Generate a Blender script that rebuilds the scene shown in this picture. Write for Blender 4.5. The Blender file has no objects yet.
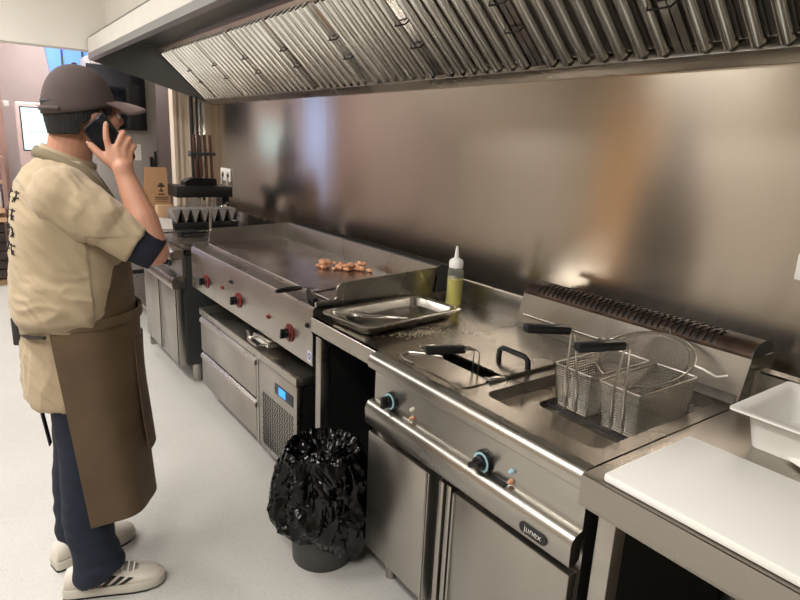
import bpy, bmesh, math, random
from mathutils import Vector, Matrix, noise
random.seed(7)
PI = math.pi
SC = bpy.context.scene
COL = SC.collection
V = Vector

# ------------------------------------------------------------------ camera
F_PX = 604.3
CAM_H = 1.60
YAW, PITCH, ROLL = map(math.radians, (36.294, 14.448, -2.6595))
cy, sy, cp, sp, cr, sr = math.cos(YAW), math.sin(YAW), math.cos(PITCH), math.sin(PITCH), math.cos(ROLL), math.sin(ROLL)
FWD = V((sy*cp, cy*cp, -sp)); RGT0 = V((cy, -sy, 0)); DWN0 = FWD.cross(RGT0)
RGT = cr*RGT0 + sr*DWN0; DWN = -sr*RGT0 + cr*DWN0
cam_d = bpy.data.cameras.new('camera'); cam = bpy.data.objects.new('camera', cam_d); COL.objects.link(cam)
cam_d.sensor_width = 36; cam_d.lens = 36*F_PX/800; cam_d.clip_start = .02
cam.matrix_world = Matrix(((RGT.x, -DWN.x, -FWD.x, 0), (RGT.y, -DWN.y, -FWD.y, 0), (RGT.z, -DWN.z, -FWD.z, CAM_H), (0, 0, 0, 1)))
SC.camera = cam
SC.view_settings.view_transform = 'Standard'; SC.view_settings.look = 'None'; SC.view_settings.gamma = 1
SC.view_settings.use_curve_mapping = False; SC.view_settings.exposure = 0.0

# ------------------------------------------------------------------ materials
def srgb(r, g, b):
    f = lambda c: (c/255/12.92) if c/255 <= .04045 else ((c/255+.055)/1.055)**2.4
    return (f(r), f(g), f(b), 1)

def mat(name, col, rough=.5, metal=0., noise_amt=0., noise_scale=8., bump=0., bump_scale=60., stretch=(1, 1, 1),
        rough_var=0., coat=0., emit=0., trans=0., alpha=1., aniso=0., tangent=None, spec=.5, sheen=0., ior=1.45):
    m = bpy.data.materials.new(name); m.use_nodes = True
    nt = m.node_tree; b = nt.nodes['Principled BSDF']
    b.inputs['Base Color'].default_value = col; b.inputs['Roughness'].default_value = rough
    b.inputs['Metallic'].default_value = metal; b.inputs['Specular IOR Level'].default_value = spec
    b.inputs['Coat Weight'].default_value = coat; b.inputs['Transmission Weight'].default_value = trans
    b.inputs['Alpha'].default_value = alpha; b.inputs['IOR'].default_value = ior
    b.inputs['Sheen Weight'].default_value = sheen
    if emit:
        b.inputs['Emission Color'].default_value = col; b.inputs['Emission Strength'].default_value = emit
    tc = nt.nodes.new('ShaderNodeNewGeometry')
    mp = nt.nodes.new('ShaderNodeMapping'); nt.links.new(tc.outputs['Position'], mp.inputs[0]); mp.inputs['Scale'].default_value = stretch
    if noise_amt:
        n = nt.nodes.new('ShaderNodeTexNoise'); n.inputs['Scale'].default_value = noise_scale; n.inputs['Detail'].default_value = 2.5 if metal > .6 else 5
        nt.links.new(mp.outputs[0], n.inputs['Vector'])
        mx = nt.nodes.new('ShaderNodeMix'); mx.data_type = 'RGBA'
        lo = tuple(max(0, c*(1-noise_amt)) for c in col[:3])+(1,); hi = tuple(min(1, c*(1+noise_amt)) for c in col[:3])+(1,)
        mx.inputs[6].default_value = lo; mx.inputs[7].default_value = hi
        rp = nt.nodes.new('ShaderNodeMapRange'); rp.interpolation_type = 'SMOOTHSTEP'; rp.inputs[1].default_value = .2; rp.inputs[2].default_value = .8
        nt.links.new(n.outputs[0], rp.inputs[0]); nt.links.new(rp.outputs[0], mx.inputs[0]); nt.links.new(mx.outputs[2], b.inputs['Base Color'])
    if rough_var:
        n2 = nt.nodes.new('ShaderNodeTexNoise'); n2.inputs['Scale'].default_value = 3.5; n2.inputs['Detail'].default_value = 1.5
        nt.links.new(tc.outputs['Position'], n2.inputs['Vector'])
        r2 = nt.nodes.new('ShaderNodeMapRange'); r2.interpolation_type = 'SMOOTHSTEP'; r2.inputs[1].default_value = .2; r2.inputs[2].default_value = .8
        r2.inputs[3].default_value = max(.03, rough-rough_var); r2.inputs[4].default_value = rough+rough_var
        nt.links.new(n2.outputs[0], r2.inputs[0]); nt.links.new(r2.outputs[0], b.inputs['Roughness'])
    if bump:
        n3 = nt.nodes.new('ShaderNodeTexNoise'); n3.inputs['Scale'].default_value = bump_scale; n3.inputs['Detail'].default_value = 4
        nt.links.new(mp.outputs[0], n3.inputs['Vector'])
        bp = nt.nodes.new('ShaderNodeBump'); bp.inputs['Strength'].default_value = bump; bp.inputs['Distance'].default_value = .01
        nt.links.new(n3.outputs[0], bp.inputs['Height']); nt.links.new(bp.outputs[0], b.inputs['Normal'])
    if aniso:
        b.inputs['Anisotropic'].default_value = aniso
        t = nt.nodes.new('ShaderNodeCombineXYZ')
        for i in range(3): t.inputs[i].default_value = tangent[i]
        nt.links.new(t.outputs[0], b.inputs['Tangent'])
    return m

def floor_mat():
    m = mat('epoxy_floor', srgb(199, 197, 192), .36, noise_amt=.05, noise_scale=1.5, rough_var=.06, bump=.04, bump_scale=120)
    nt = m.node_tree; b = nt.nodes['Principled BSDF']; src = b.inputs['Base Color'].links[0].from_socket
    g = nt.nodes.new('ShaderNodeNewGeometry'); v = nt.nodes.new('ShaderNodeTexVoronoi'); v.inputs['Scale'].default_value = 130
    nt.links.new(g.outputs['Position'], v.inputs['Vector'])
    cr_ = nt.nodes.new('ShaderNodeValToRGB'); cr_.color_ramp.elements[0].position = .12; cr_.color_ramp.elements[1].position = .3
    cr_.color_ramp.elements[0].color = (.62, .60, .56, 1); cr_.color_ramp.elements[1].color = (1, 1, 1, 1)
    nt.links.new(v.outputs['Distance'], cr_.inputs[0])
    mx = nt.nodes.new('ShaderNodeMix'); mx.data_type = 'RGBA'; mx.blend_type = 'MULTIPLY'; mx.inputs[0].default_value = .8
    nt.links.new(src, mx.inputs[6]); nt.links.new(cr_.outputs[0], mx.inputs[7]); nt.links.new(mx.outputs[2], b.inputs['Base Color'])
    return m

M = {}
M['floor'] = floor_mat()
STEEL = (.41, .39, .355, 1)
M['steel'] = mat('brushed_steel', STEEL, .30, 1, noise_amt=.10, noise_scale=5, rough_var=.07, stretch=(1, .08, 1.5))
M['steel_top'] = mat('worktop_steel', (.34, .312, .275, 1), .26, 1, noise_amt=.12, noise_scale=4, rough_var=.06, stretch=(1, .1, 1))
M['steel_door'] = mat('door_steel', (.38, .36, .33, 1), .34, 1, noise_amt=.14, noise_scale=3, rough_var=.08, stretch=(1, 1, .06))
M['steel_wall'] = mat('wall_steel', (.51, .455, .39, 1), .21, 1, noise_amt=.06, noise_scale=1.2, aniso=.85, tangent=(0, 0, 1), bump=.16, bump_scale=1.7, stretch=(1, 1, .12))
M['steel_bright'] = mat('bright_steel', (.72, .70, .66, 1), .2, 1, rough_var=.05)
M['chrome'] = mat('chrome_wire', (.50, .475, .43, 1), .28, 1)
M['plate'] = mat('griddle_plate', (.42, .39, .37, 1), .24, 1, noise_amt=.25, noise_scale=4, rough_var=.06)
M['filter'] = mat('filter_steel', (.90, .89, .84, 1), .16, 1, noise_amt=.1, noise_scale=6)
M['filter_dark'] = mat('gap_shade_steel', (.13, .12, .11, 1), .4, .9)  # filter backing, shade of the gaps between baffles put into its colour
M['hood_dark'] = mat('hood_grey', (.17, .175, .18, 1), .38, .8)
M['hood_strip'] = mat('hood_lip_steel', (.36, .37, .40, 1), .3, 1)
M['hood_rail'] = mat('hood_rail_steel', (.72, .60, .52, 1), .35, 1)
M['dark'] = mat('dark_void', srgb(18, 18, 18), .6)
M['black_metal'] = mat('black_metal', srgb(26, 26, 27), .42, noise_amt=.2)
M['black_plastic'] = mat('black_plastic', srgb(17, 18, 20), .36)
M['grey_metal'] = mat('grey_metal', srgb(70, 72, 72), .4, .4)
M['burnt'] = mat('burnt_steel', srgb(62, 47, 37), .5, .6, noise_amt=.5, noise_scale=14)
M['red'] = mat('red_plastic', srgb(120, 28, 30), .35)
M['red_dark'] = mat('dark_red_plastic', srgb(62, 14, 22), .3)
M['cyan'] = mat('pale_blue_dial', srgb(150, 190, 200), .4)
M['lamp_white'] = mat('indicator_white', srgb(200, 195, 180), .3)
M['lamp_amber'] = mat('indicator_amber', srgb(190, 140, 110), .3)
M['white'] = mat('white_paint', srgb(226, 223, 216), .55, noise_amt=.02)
M['bulkhead'] = mat('bulkhead_white', srgb(240, 236, 228), .6, noise_amt=.02, noise_scale=2)
M['white_plastic'] = mat('white_plastic', srgb(238, 237, 231), .38)
M['ceiling'] = mat('ceiling_white', srgb(226, 222, 214), .7)
M['wall_left'] = mat('left_wall_paint', srgb(172, 163, 150), .7)
M['wall_far'] = mat('far_wall_paint', srgb(176, 160, 158), .7, noise_amt=.03)
M['beige_trim'] = mat('beige_trim', srgb(214, 198, 180), .5)
M['wood'] = mat('wood_panel', srgb(150, 104, 66), .5, noise_amt=.25, noise_scale=4, stretch=(1, 1, 8))
M['reflector_wood'] = mat('orange_reflector_wood', srgb(196, 152, 100), .45, noise_amt=.15, noise_scale=4, stretch=(1, 1, 8))  # colour of the added panel that reflects orange in the steel wall
M['wood_light'] = mat('light_wood', srgb(196, 160, 124), .5, noise_amt=.12, noise_scale=6, stretch=(1, 6, 1))
M['dark_wood'] = mat('dark_wood', srgb(58, 48, 44), .5, noise_amt=.2)
M['pink_wood'] = mat('pinkish_wood', srgb(160, 128, 118), .5, noise_amt=.1)
M['shirt'] = mat('tan_cotton', srgb(165, 147, 120), .85, noise_amt=.05, noise_scale=5, bump=.12, bump_scale=350, sheen=.15)
M['collar'] = mat('olive_strap', srgb(116, 104, 82), .85)
M['apron'] = mat('brown_waxed_cloth', srgb(92, 74, 53), .6, noise_amt=.2, noise_scale=7, bump=.08, bump_scale=220)
M['apron_tie'] = mat('dark_tie', srgb(58, 54, 52), .7)
M['denim'] = mat('dark_denim', srgb(24, 31, 47), .85, noise_amt=.25, noise_scale=30, bump=.12, bump_scale=300)
M['navy'] = mat('navy_knit', srgb(22, 24, 40), .85)
M['skin'] = mat('skin', srgb(184, 134, 110), .5, noise_amt=.08, noise_scale=14)
M['lip'] = mat('lips', srgb(160, 92, 84), .5)
M['nail'] = mat('finger_nail', srgb(222, 176, 158), .35)
M['hair'] = mat('black_hair', srgb(26, 24, 26), .6, noise_amt=.4, noise_scale=120, stretch=(1, 1, .15), bump=.5, bump_scale=200)
M['cap'] = mat('cap_fabric', srgb(78, 66, 64), .9, noise_amt=.08, noise_scale=20, bump=.1, bump_scale=300)
M['cap_brim'] = mat('cap_brim_fabric', srgb(128, 110, 108), .85)
M['shoe'] = mat('shoe_white', srgb(212, 204, 192), .6, noise_amt=.06, noise_scale=20)
M['shoe_grey'] = mat('shoe_suede', srgb(150, 144, 130), .8)
M['sole'] = mat('shoe_sole', srgb(196, 190, 178), .6)
M['outsole'] = mat('black_rubber', srgb(28, 27, 27), .6)
M['bin'] = mat('grey_bin_plastic', srgb(66, 66, 66), .5)
M['bag'] = mat('black_bag_film', srgb(5, 5, 6), .12, spec=.4, bump=.15, bump_scale=26)
M['paper'] = mat('kraft_paper', srgb(166, 128, 92), .8, noise_amt=.06, noise_scale=12)
M['print'] = mat('dark_print', srgb(52, 36, 28), .7)
M['black_print'] = mat('black_print', srgb(24, 22, 20), .7)
M['oil'] = mat('frying_oil', srgb(16, 12, 8), .3, spec=.15)
M['bottle'] = mat('clear_plastic', (.95, .97, .93, 1), .08, trans=.92, ior=1.3)
M['yellow_oil'] = mat('yellow_oil', srgb(214, 200, 92), .2, ior=1.3)
M['chicken'] = mat('grilled_chicken', srgb(214, 158, 122), .5, noise_amt=.45, noise_scale=45, bump=.4, bump_scale=90)
M['bread'] = mat('bread_crust', srgb(206, 164, 112), .7, noise_amt=.2, noise_scale=25)
M['screen'] = mat('lit_screen', srgb(190, 226, 238), .3, emit=.9)
M['kiosk'] = mat('kiosk_frame', srgb(216, 190, 188), .4)
M['blue_glass'] = mat('blue_lit_glass', srgb(96, 138, 214), .3, emit=.85)
M['blue_glow'] = mat('blue_glow_emitter', srgb(150, 180, 235), .3, emit=3.0)  # glow of the added panel behind the blue streak on the steel
M['display'] = mat('blue_display', srgb(40, 150, 235), .3, emit=1.0)
M['panel_dark'] = mat('display_panel', srgb(38, 44, 60), .35)
M['sticker'] = mat('white_sticker', srgb(205, 205, 214), .4)
M['sticker_blue'] = mat('sticker_blue', srgb(52, 60, 150), .4)
M['light'] = mat('light_diffuser', (1, .94, .85, 1), .4, emit=5)
M['copper'] = mat('brown_pipe', srgb(96, 66, 56), .4, .6)
M['gold'] = mat('amber_finish', srgb(190, 100, 70), .3)
M['glass_dark'] = mat('black_glass', srgb(16, 19, 26), .12)
M['paper_white'] = mat('white_paper', srgb(205, 198, 192), .7)
M['grey_cab'] = mat('grey_cabinet', srgb(150, 144, 140), .45, .2)
M['fat'] = mat('flour_residue', srgb(160, 148, 126), .8)

# ------------------------------------------------------------------ mesh helpers
def rrect(x0, x1, y0, y1, r, n=5):
    pts = []
    for cx_, cy_, a0 in ((x1-r, y1-r, 0), (x0+r, y1-r, PI/2), (x0+r, y0+r, PI), (x1-r, y0+r, 1.5*PI)):
        for i in range(n+1):
            a = a0 + PI/2*i/n; pts.append((cx_+r*math.cos(a), cy_+r*math.sin(a)))
    return pts

class MB:
    def __init__(s): s.bm = bmesh.new()
    def box(s, x0, x1, y0, y1, z0, z1, bev=0., seg=2):
        c = V(((x0+x1)/2, (y0+y1)/2, (z0+z1)/2))
        r = bmesh.ops.create_cube(s.bm, size=1, matrix=Matrix.Translation(c) @ Matrix.Diagonal((abs(x1-x0), abs(y1-y0), abs(z1-z0), 1)))
        if bev:
            es = list({e for v in r['verts'] for e in v.link_edges})
            bmesh.ops.bevel(s.bm, geom=es, offset=bev, segments=seg, profile=.5, affect='EDGES')
        return s
    def obox(s, c, ax, size, bev=0.):           # oriented box: centre, 3 axes, size
        m = Matrix((ax[0], ax[1], ax[2])).transposed().to_4x4(); m.translation = V(c)
        r = bmesh.ops.create_cube(s.bm, size=1, matrix=m @ Matrix.Diagonal((*size, 1)))
        if bev:
            es = list({e for v in r['verts'] for e in v.link_edges})
            bmesh.ops.bevel(s.bm, geom=es, offset=bev, segments=2, profile=.5, affect='EDGES')
        return s
    def face(s, pts): s.bm.faces.new([s.bm.verts.new(p) for p in pts]); return s
    def loft(s, rings, closed=True, cap0=True, cap1=True):
        rv = [[s.bm.verts.new(p) for p in r] for r in rings]
        n = len(rv[0])
        for a, b in zip(rv, rv[1:]):
            for i in range(n if closed else n-1):
                j = (i+1) % n
                try: s.bm.faces.new((a[i], a[j], b[j], b[i]))
                except ValueError: pass
        if closed and cap0: s.bm.faces.new(list(reversed(rv[0])))
        if closed and cap1: s.bm.faces.new(rv[-1])
        return s
    def tube(s, pts, r, n=8, closed=False, rads=None):
        pts = [V(p) for p in pts]; N = len(pts); rings = []
        up = None
        for i, p in enumerate(pts):
            if closed: t = pts[(i+1) % N]-pts[i-1]
            else: t = pts[min(i+1, N-1)]-pts[max(i-1, 0)]
            t.normalize()
            if up is None:
                up = V((0, 0, 1)) if abs(t.z) < .9 else V((1, 0, 0))
            a = t.cross(up)
            if a.length < 1e-4: a = t.cross(V((0, 1, 0)))
            a.normalize(); up = a.cross(t).normalized()
            rr = rads[i] if rads else r
            rings.append([p+rr*(math.cos(2*PI*k/n)*a+math.sin(2*PI*k/n)*up) for k in range(n)])
        if closed:
            rv = [[s.bm.verts.new(p) for p in q] for q in rings]
            for i in range(N):
                A, B = rv[i], rv[(i+1) % N]
                for k in range(n):
                    s.bm.faces.new((A[k], A[(k+1) % n], B[(k+1) % n], B[k]))
        else: s.loft(rings)
        return s
    def cyl(s, p0, p1, r0, r1=None, n=20):
        return s.tube([p0, p1], r0, n, rads=[r0, r0 if r1 is None else r1])
    def lathe(s, c, prof, n=28, axis=V((0, 0, 1)), cap=True):
        axis = V(axis).normalized(); a = axis.orthogonal().normalized(); b = axis.cross(a)
        rings = [[V(c)+axis*h+r*(math.cos(2*PI*k/n)*a+math.sin(2*PI*k/n)*b) for k in range(n)] for r, h in prof]
        return s.loft(rings, cap0=cap, cap1=cap)
    def ell(s, c, rad, n=20, rot=None):
        m = Matrix.Translation(V(c)) @ (rot.to_4x4() if rot else Matrix.Identity(4)) @ Matrix.Diagonal((*rad, 1))
        bmesh.ops.create_uvsphere(s.bm, u_segments=n, v_segments=max(8, n*2//3), radius=1, matrix=m); return s
    def prism_y(s, prof, y0, y1):               # profile of (x,z) swept along y
        return s.loft([[V((x, y0, z)) for x, z in prof], [V((x, y1, z)) for x, z in prof]])
    def prism_x(s, prof, x0, x1):               # profile of (y,z) swept along x
        return s.loft([[V((x0, y, z)) for y, z in prof], [V((x1, y, z)) for y, z in prof]])
    def holed(s, outer, holes, z):              # flat face with holes
        es = []
        for lp in [outer]+holes:
            vs = [s.bm.verts.new((x, y, z)) for x, y in lp]
            es += [s.bm.edges.new((vs[i], vs[(i+1) % len(vs)])) for i in range(len(vs))]
        bmesh.ops.triangle_fill(s.bm, edges=es, use_beauty=True); return s
    def wall(s, loop0, z0, loop1, z1):
        return s.loft([[V((x, y, z0)) for x, y in loop0], [V((x, y, z1)) for x, y in loop1]], cap0=False, cap1=False)
    def xform(s, m): bmesh.ops.transform(s.bm, matrix=m, verts=s.bm.verts); return s
    def disp(s, fn):
        s.bm.normal_update()
        new = [(v, v.co+v.normal*fn(v.co)) for v in s.bm.verts]
        for v, c in new: v.co = c
        return s

WL = {}                                         # world position of each object's origin
def link(o, parent, loc):
    COL.objects.link(o)
    if parent: o.parent = parent; WL[o.name] = WL[parent.name]
    else: o.location = loc; WL[o.name] = V(loc)
    return o
def tag(o, label=None, cat=None, group=None, kind=None):
    if label: o['label'] = label
    if cat: o['category'] = cat
    if group: o['group'] = group
    if kind: o['kind'] = kind
    return o
def obj(name, mb, m, parent=None, smooth=35, label=None, loc=None):
    bm = mb.bm
    bmesh.ops.recalc_face_normals(bm, faces=bm.faces)
    if parent: base = WL[parent.name]
    elif loc is not None: base = V(loc)
    else:
        xs = [v.co for v in bm.verts]
        base = V(((min(c.x for c in xs)+max(c.x for c in xs))/2, (min(c.y for c in xs)+max(c.y for c in xs))/2, min(c.z for c in xs)))
    me = bpy.data.meshes.new(name)
    for v in bm.verts: v.co -= base
    bm.to_mesh(me); bm.free()
    if smooth:
        me.shade_smooth(); me.set_sharp_from_angle(angle=math.radians(smooth))
    for mm in (m if isinstance(m, (list, tuple)) else [m]): me.materials.append(M[mm])
    o = bpy.data.objects.new(name, me); link(o, parent, base)
    if label: o['label'] = label
    return o
def thing(name, label, cat, loc, group=None):
    o = bpy.data.objects.new(name, None); o.empty_display_size = .05
    link(o, None, loc); return tag(o, label, cat, group)
def struct(name, mb, m, smooth=35): return tag(obj(name, mb, m, None, smooth), kind='structure')
def dup(root, loc, label=None, rotz=None):
    r = root.copy(); COL.objects.link(r); r.location = loc
    if rotz is not None: r.rotation_euler.z = rotz
    if label: r['label'] = label
    for ch in list(root.children):
        c = ch.copy(); COL.objects.link(c); c.parent = r
        for g in list(ch.children):
            d = g.copy(); COL.objects.link(d); d.parent = c
    return r
def remesh(name, mb, vox, m, parent=None, smooth_it=4, fn=None):
    """grow one continuous skin over overlapping volumes"""
    bm = mb.bm; bmesh.ops.recalc_face_normals(bm, faces=bm.faces)
    me = bpy.data.meshes.new('tmp'); bm.to_mesh(me); bm.free()
    o = bpy.data.objects.new('tmp', me); COL.objects.link(o)
    r = o.modifiers.new('r', 'REMESH'); r.mode = 'VOXEL'; r.voxel_size = vox
    s_ = o.modifiers.new('s', 'SMOOTH'); s_.factor = .5; s_.iterations = smooth_it
    dg = bpy.context.evaluated_depsgraph_get(); dg.update()
    m2 = bpy.data.meshes.new_from_object(o.evaluated_get(dg))
    bpy.data.objects.remove(o); bpy.data.meshes.remove(me)
    b2 = MB(); b2.bm.from_mesh(m2); bpy.data.meshes.remove(m2)
    if fn: b2.disp(fn)
    return obj(name, b2, m, parent, smooth=180)
def text_mesh(txt, size, ex, mtx):
    cu = bpy.data.curves.new('t', 'FONT'); cu.body = txt; cu.size = size; cu.extrude = ex; cu.align_x = 'CENTER'; cu.align_y = 'CENTER'
    o = bpy.data.objects.new('t', cu); COL.objects.link(o)
    dg = bpy.context.evaluated_depsgraph_get(); dg.update()
    me = bpy.data.meshes.new_from_object(o.evaluated_get(dg)); bpy.data.objects.remove(o)
    b = MB(); b.bm.from_mesh(me); bpy.data.meshes.remove(me); b.xform(mtx); return b
FACE_FRONT = Matrix(((0, 0, -1, 0), (-1, 0, 0, 0), (0, 1, 0, 0), (0, 0, 0, 1)))   # lettering that faces -x
def at(x, y, z): return Matrix.Translation((x, y, z))
def arc(c, u, v, r, a0, a1, n):
    c, u, v = V(c), V(u), V(v)
    return [c+r*(math.cos(a0+(a1-a0)*i/n)*u+math.sin(a0+(a1-a0)*i/n)*v) for i in range(n+1)]

# ================================================================== THE ROOM
XL, XR, YB, YF, ZC = -2.9, 2.05, -2.6, 8.2, 3.0
struct('floor', MB().box(XL-.1, 3.3, YB-.1, YF+.1, -.08, 0), 'floor')
struct('ceiling', MB().box(XL-.1, 3.3, YB-.1, YF+.1, ZC, ZC+.08), 'ceiling')
struct('wall_left', MB().box(XL-.1, XL, YB, YF, 0, ZC), 'wall_left')
struct('wall_back', MB().box(XL-.1, 3.3, YB-.1, YB, 0, ZC), 'wall_left')
struct('wall_far', MB().box(XL-.1, 3.3, YF, YF+.1, 0, ZC), 'wall_far')
struct('wall_right', MB().box(XR, XR+.1, YB, 6.38, 0, ZC), 'steel_wall')
struct('wall_side', MB().box(3.2, 3.3, 6.38, YF, 0, ZC).box(2.15, 3.3, 6.28, 6.38, 0, ZC), 'wall_left')
# unseen panel added across the aisle to give the steel wall an orange reflection
struct('warm_reflector', MB().box(XL, XL+.04, 4.2, 5.25, .0, 2.1), 'reflector_wood')
b = MB(); b.box(-.36, -.14, 8.16, 8.2, .1, 2.3); struct('blue_glow_panel', b, 'blue_glow')  # added out-of-view glowing panel, makes the blue streak on the steel wall
b = MB(); b.box(-.75, -.42, 8.14, 8.2, 0, 2.3); struct('brown_reflector', b, 'wood')  # added out-of-view brown panel, reflected as a warm streak beside the blue
# white bulkhead above the aisle
b = MB(); b.box(-2.9, 2.05, 5.92, 6.10, 2.243, ZC)
struct('trim_2', b, 'bulkhead')
# beige door surround at the end of the steel wall
b = MB(); b.box(1.80, 2.05, 6.40, 6.50, 0, 2.243); b.box(1.86, 1.885, 6.375, 6.40, 0, 2.243); b.box(1.95, 1.965, 6.385, 6.40, 0, 2.243)
b.box(1.80, 1.83, 6.37, 6.40, 0, 2.243)
struct('trim_3', b, 'beige_trim')
b = MB(); b.box(2.0, 2.05, 6.33, 6.40, 0, 1.92, .004)
struct('trim_4', b, 'steel_bright')
# corner post of the far wall
b = MB(); b.box(.28, .43, 7.95, 8.2, 0, ZC); b.box(.41, .47, 7.93, 7.96, 0, ZC)
struct('trim_5', b, 'pink_wood')
# blue lit window high in the far wall
b = MB(); b.loft([[V((.93, 8.16, 2.62)), V((1.62, 8.16, 2.62)), V((1.62, 8.16, 2.16)), V((.99, 8.16, 2.16))], [V((.93, 8.19, 2.62)), V((1.62, 8.19, 2.62)), V((1.62, 8.19, 2.16)), V((.99, 8.19, 2.16))]])
w1 = struct('window_1', b, 'blue_glass')
b = MB()
for x in (1.10, 1.31, 1.50): b.box(x, x+.018, 8.13, 8.16, 2.16, 2.62)
b.box(.95, 1.64, 8.13, 8.16, 2.13, 2.165)
obj('glazing_bar', b, 'grey_metal', w1)

# ceiling lamps (the light of the room)
def ceiling_light(x, y, power, sx=.30, sy=1.2, lab=''):
    t = thing('ceiling_light', lab, 'ceiling light', (x, y, ZC-.05), 'ceiling panel lights')
    obj('frame', MB().box(x-sx/2-.02, x+sx/2+.02, y-sy/2-.02, y+sy/2+.02, ZC-.05, ZC-.001, .005), 'white', t)
    obj('diffuser', MB().box(x-sx/2, x+sx/2, y-sy/2, y+sy/2, ZC-.06, ZC-.049), 'light', t)
    ld = bpy.data.lights.new('lamp', 'AREA'); ld.shape = 'RECTANGLE'; ld.size = sx; ld.size_y = sy; ld.energy = power; ld.color = (1, .975, .945)
    lo = bpy.data.objects.new('lamp', ld); COL.objects.link(lo); lo.parent = t; lo.location = (0, 0, -.02)
for x, y, p in ((-.6, 0.2, 40), (-.6, 2.3, 40), (-.6, 4.6, 40), (-2.0, 0.8, 32), (-2.0, 3.4, 32), (.9, 7.1, 40), (-1.3, 7.1, 40)):
    ceiling_light(x, y, p, lab='white panel lamp set on the ceiling above the aisle')
W_ = bpy.data.worlds.new('world'); SC.world = W_; W_.use_nodes = True
W_.node_tree.nodes['Background'].inputs[0].default_value = (.9, .93, 1, 1); W_.node_tree.nodes['Background'].inputs[1].default_value = .25

# ================================================================== EXTRACTOR HOOD
HY0, HY1 = -.72, 5.88
hood = thing('extractor_hood', 'long stainless extractor hood with sloping baffle filters over the cooking line', 'extractor hood', (1.5, 2.6, 1.88))
b = MB()
b.box(1.0, 1.012, HY0, HY1, 2.21, 2.325)
obj('fascia', b, 'white', hood, label='white front fascia')
b = MB(); b.prism_y([(.995, 2.165), (1.03, 2.155), (1.03, 2.175), (1.014, 2.21), (.995, 2.21)], HY0, HY1)
obj('front_lip', b, 'hood_strip', hood)
b = MB(); b.box(1.012, 2.045, HY0, HY1, 2.335, 2.343); b.box(1.012, 1.02, HY0, HY1, 2.2, 2.335)
obj('inner_panel', b, 'hood_dark', hood)
for y in (HY0, HY1):
    b = MB(); b.loft([[V((x, y+d, z)) for x, z in ((1.0, 2.165), (2.045, 1.88), (2.045, 2.33), (1.0, 2.33))] for d in (0, .012)])
    obj('end_panel', b, 'hood_dark', hood)
b = MB()
b.prism_y([(1.565, 2.315), (1.585, 2.295), (1.60, 2.30), (1.60, 2.335), (1.565, 2.335)], HY0, HY1-.001)
obj('filter_rail', b, 'hood_rail', hood)
b = MB(); b.prism_y([(1.955, 1.93), (1.955, 1.915), (1.985, 1.895), (2.044, 1.885), (2.044, 1.96), (1.965, 1.945)], HY0, HY1-.001)
obj('grease_gutter', b, 'steel', hood)
for y in (2.9, 3.55, 4.15):
    b = MB(); b.ell((1.10, y, 2.329), (.03, .03, .012), 12); obj('amber_dot', b, 'gold', hood, label='small amber dot')  # row of small amber domes under the inner top panel
struct('trim_7', MB().box(1.16, 2.05, HY0, 5.92, 2.345, ZC), 'bulkhead')
# baffle filters: ridges running down the slope
A0, A1 = V((1.98, 0, 1.948)), V((1.592, 0, 2.302))
SL = (A1-A0).normalized(); NRM = V((-SL.z, 0, SL.x)); NRM = NRM if NRM.z < 0 else -NRM     # looks down into the aisle
ys = [HY0+.03]
k = 1.174
while k-.62 > HY0: k -= .62
edges = [k+.62*i for i in range(0, 12) if k+.62*i < HY1-.1]
if HY1-edges[-1] > .25: edges.append(HY1-.005)
edges = [HY0+.015]+edges
for y0, y1 in zip(edges, edges[1:]):
    if y1-y0 < .1: continue
    fr = MB()
    for ya, yb in ((y0+.003, y0+.03), (y1-.03, y1-.003)):
        fr.loft([[V((p.x, ya, p.z)) for p in (A0, A0+NRM*.03, A1+NRM*.03, A1)], [V((p.x, yb, p.z)) for p in (A0, A0+NRM*.03, A1+NRM*.03, A1)]])
    for q in (0., .97):
        P0 = A0.lerp(A1, q); P1 = A0.lerp(A1, q+.03); pts = [P0, P0+NRM*.006, P1+NRM*.006, P1]
        fr.loft([[V((p.x, y0+.003, p.z)) for p in pts], [V((p.x, y1-.003, p.z)) for p in pts]])
    fo = obj('baffle_filter', fr, 'filter', hood)
    n = max(2, round((y1-y0-.06)/.0815)); w = (y1-y0-.06)/n
    rb = MB()
    for i in range(n):
        c = y0+.03+w*(i+.5)
        ww, hh = .30*w, .046
        prof = [(-ww*math.cos(t), .004+hh*math.sin(t)**.8) for t in [PI*q/10 for q in range(11)]]
        prof += [(p*.9, h-.003) for p, h in prof[::-1]]
        rb.loft([[V((P.x, c+py, P.z))+NRM*h for py, h in prof] for P in (A0+SL*.012, A1-SL*.004)])
    obj('baffle', rb, 'filter', fo, smooth=60)
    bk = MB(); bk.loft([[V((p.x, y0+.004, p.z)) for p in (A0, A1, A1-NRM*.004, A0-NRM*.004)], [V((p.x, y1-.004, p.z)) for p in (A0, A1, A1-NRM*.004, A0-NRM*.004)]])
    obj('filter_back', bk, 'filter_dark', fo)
    for f in (.36, .60):
        hb = MB()
        P = A0.lerp(A1, f); yh = y0+.016
        hb.tube([V((P.x, yh-.045, P.z))+NRM*.032, V((P.x, yh-.04, P.z))+NRM*.05, V((P.x, yh+.04, P.z))+NRM*.05, V((P.x, yh+.045, P.z))+NRM*.032], .004, 6)
        obj('filter_handle', hb, 'black_metal', fo)

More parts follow.
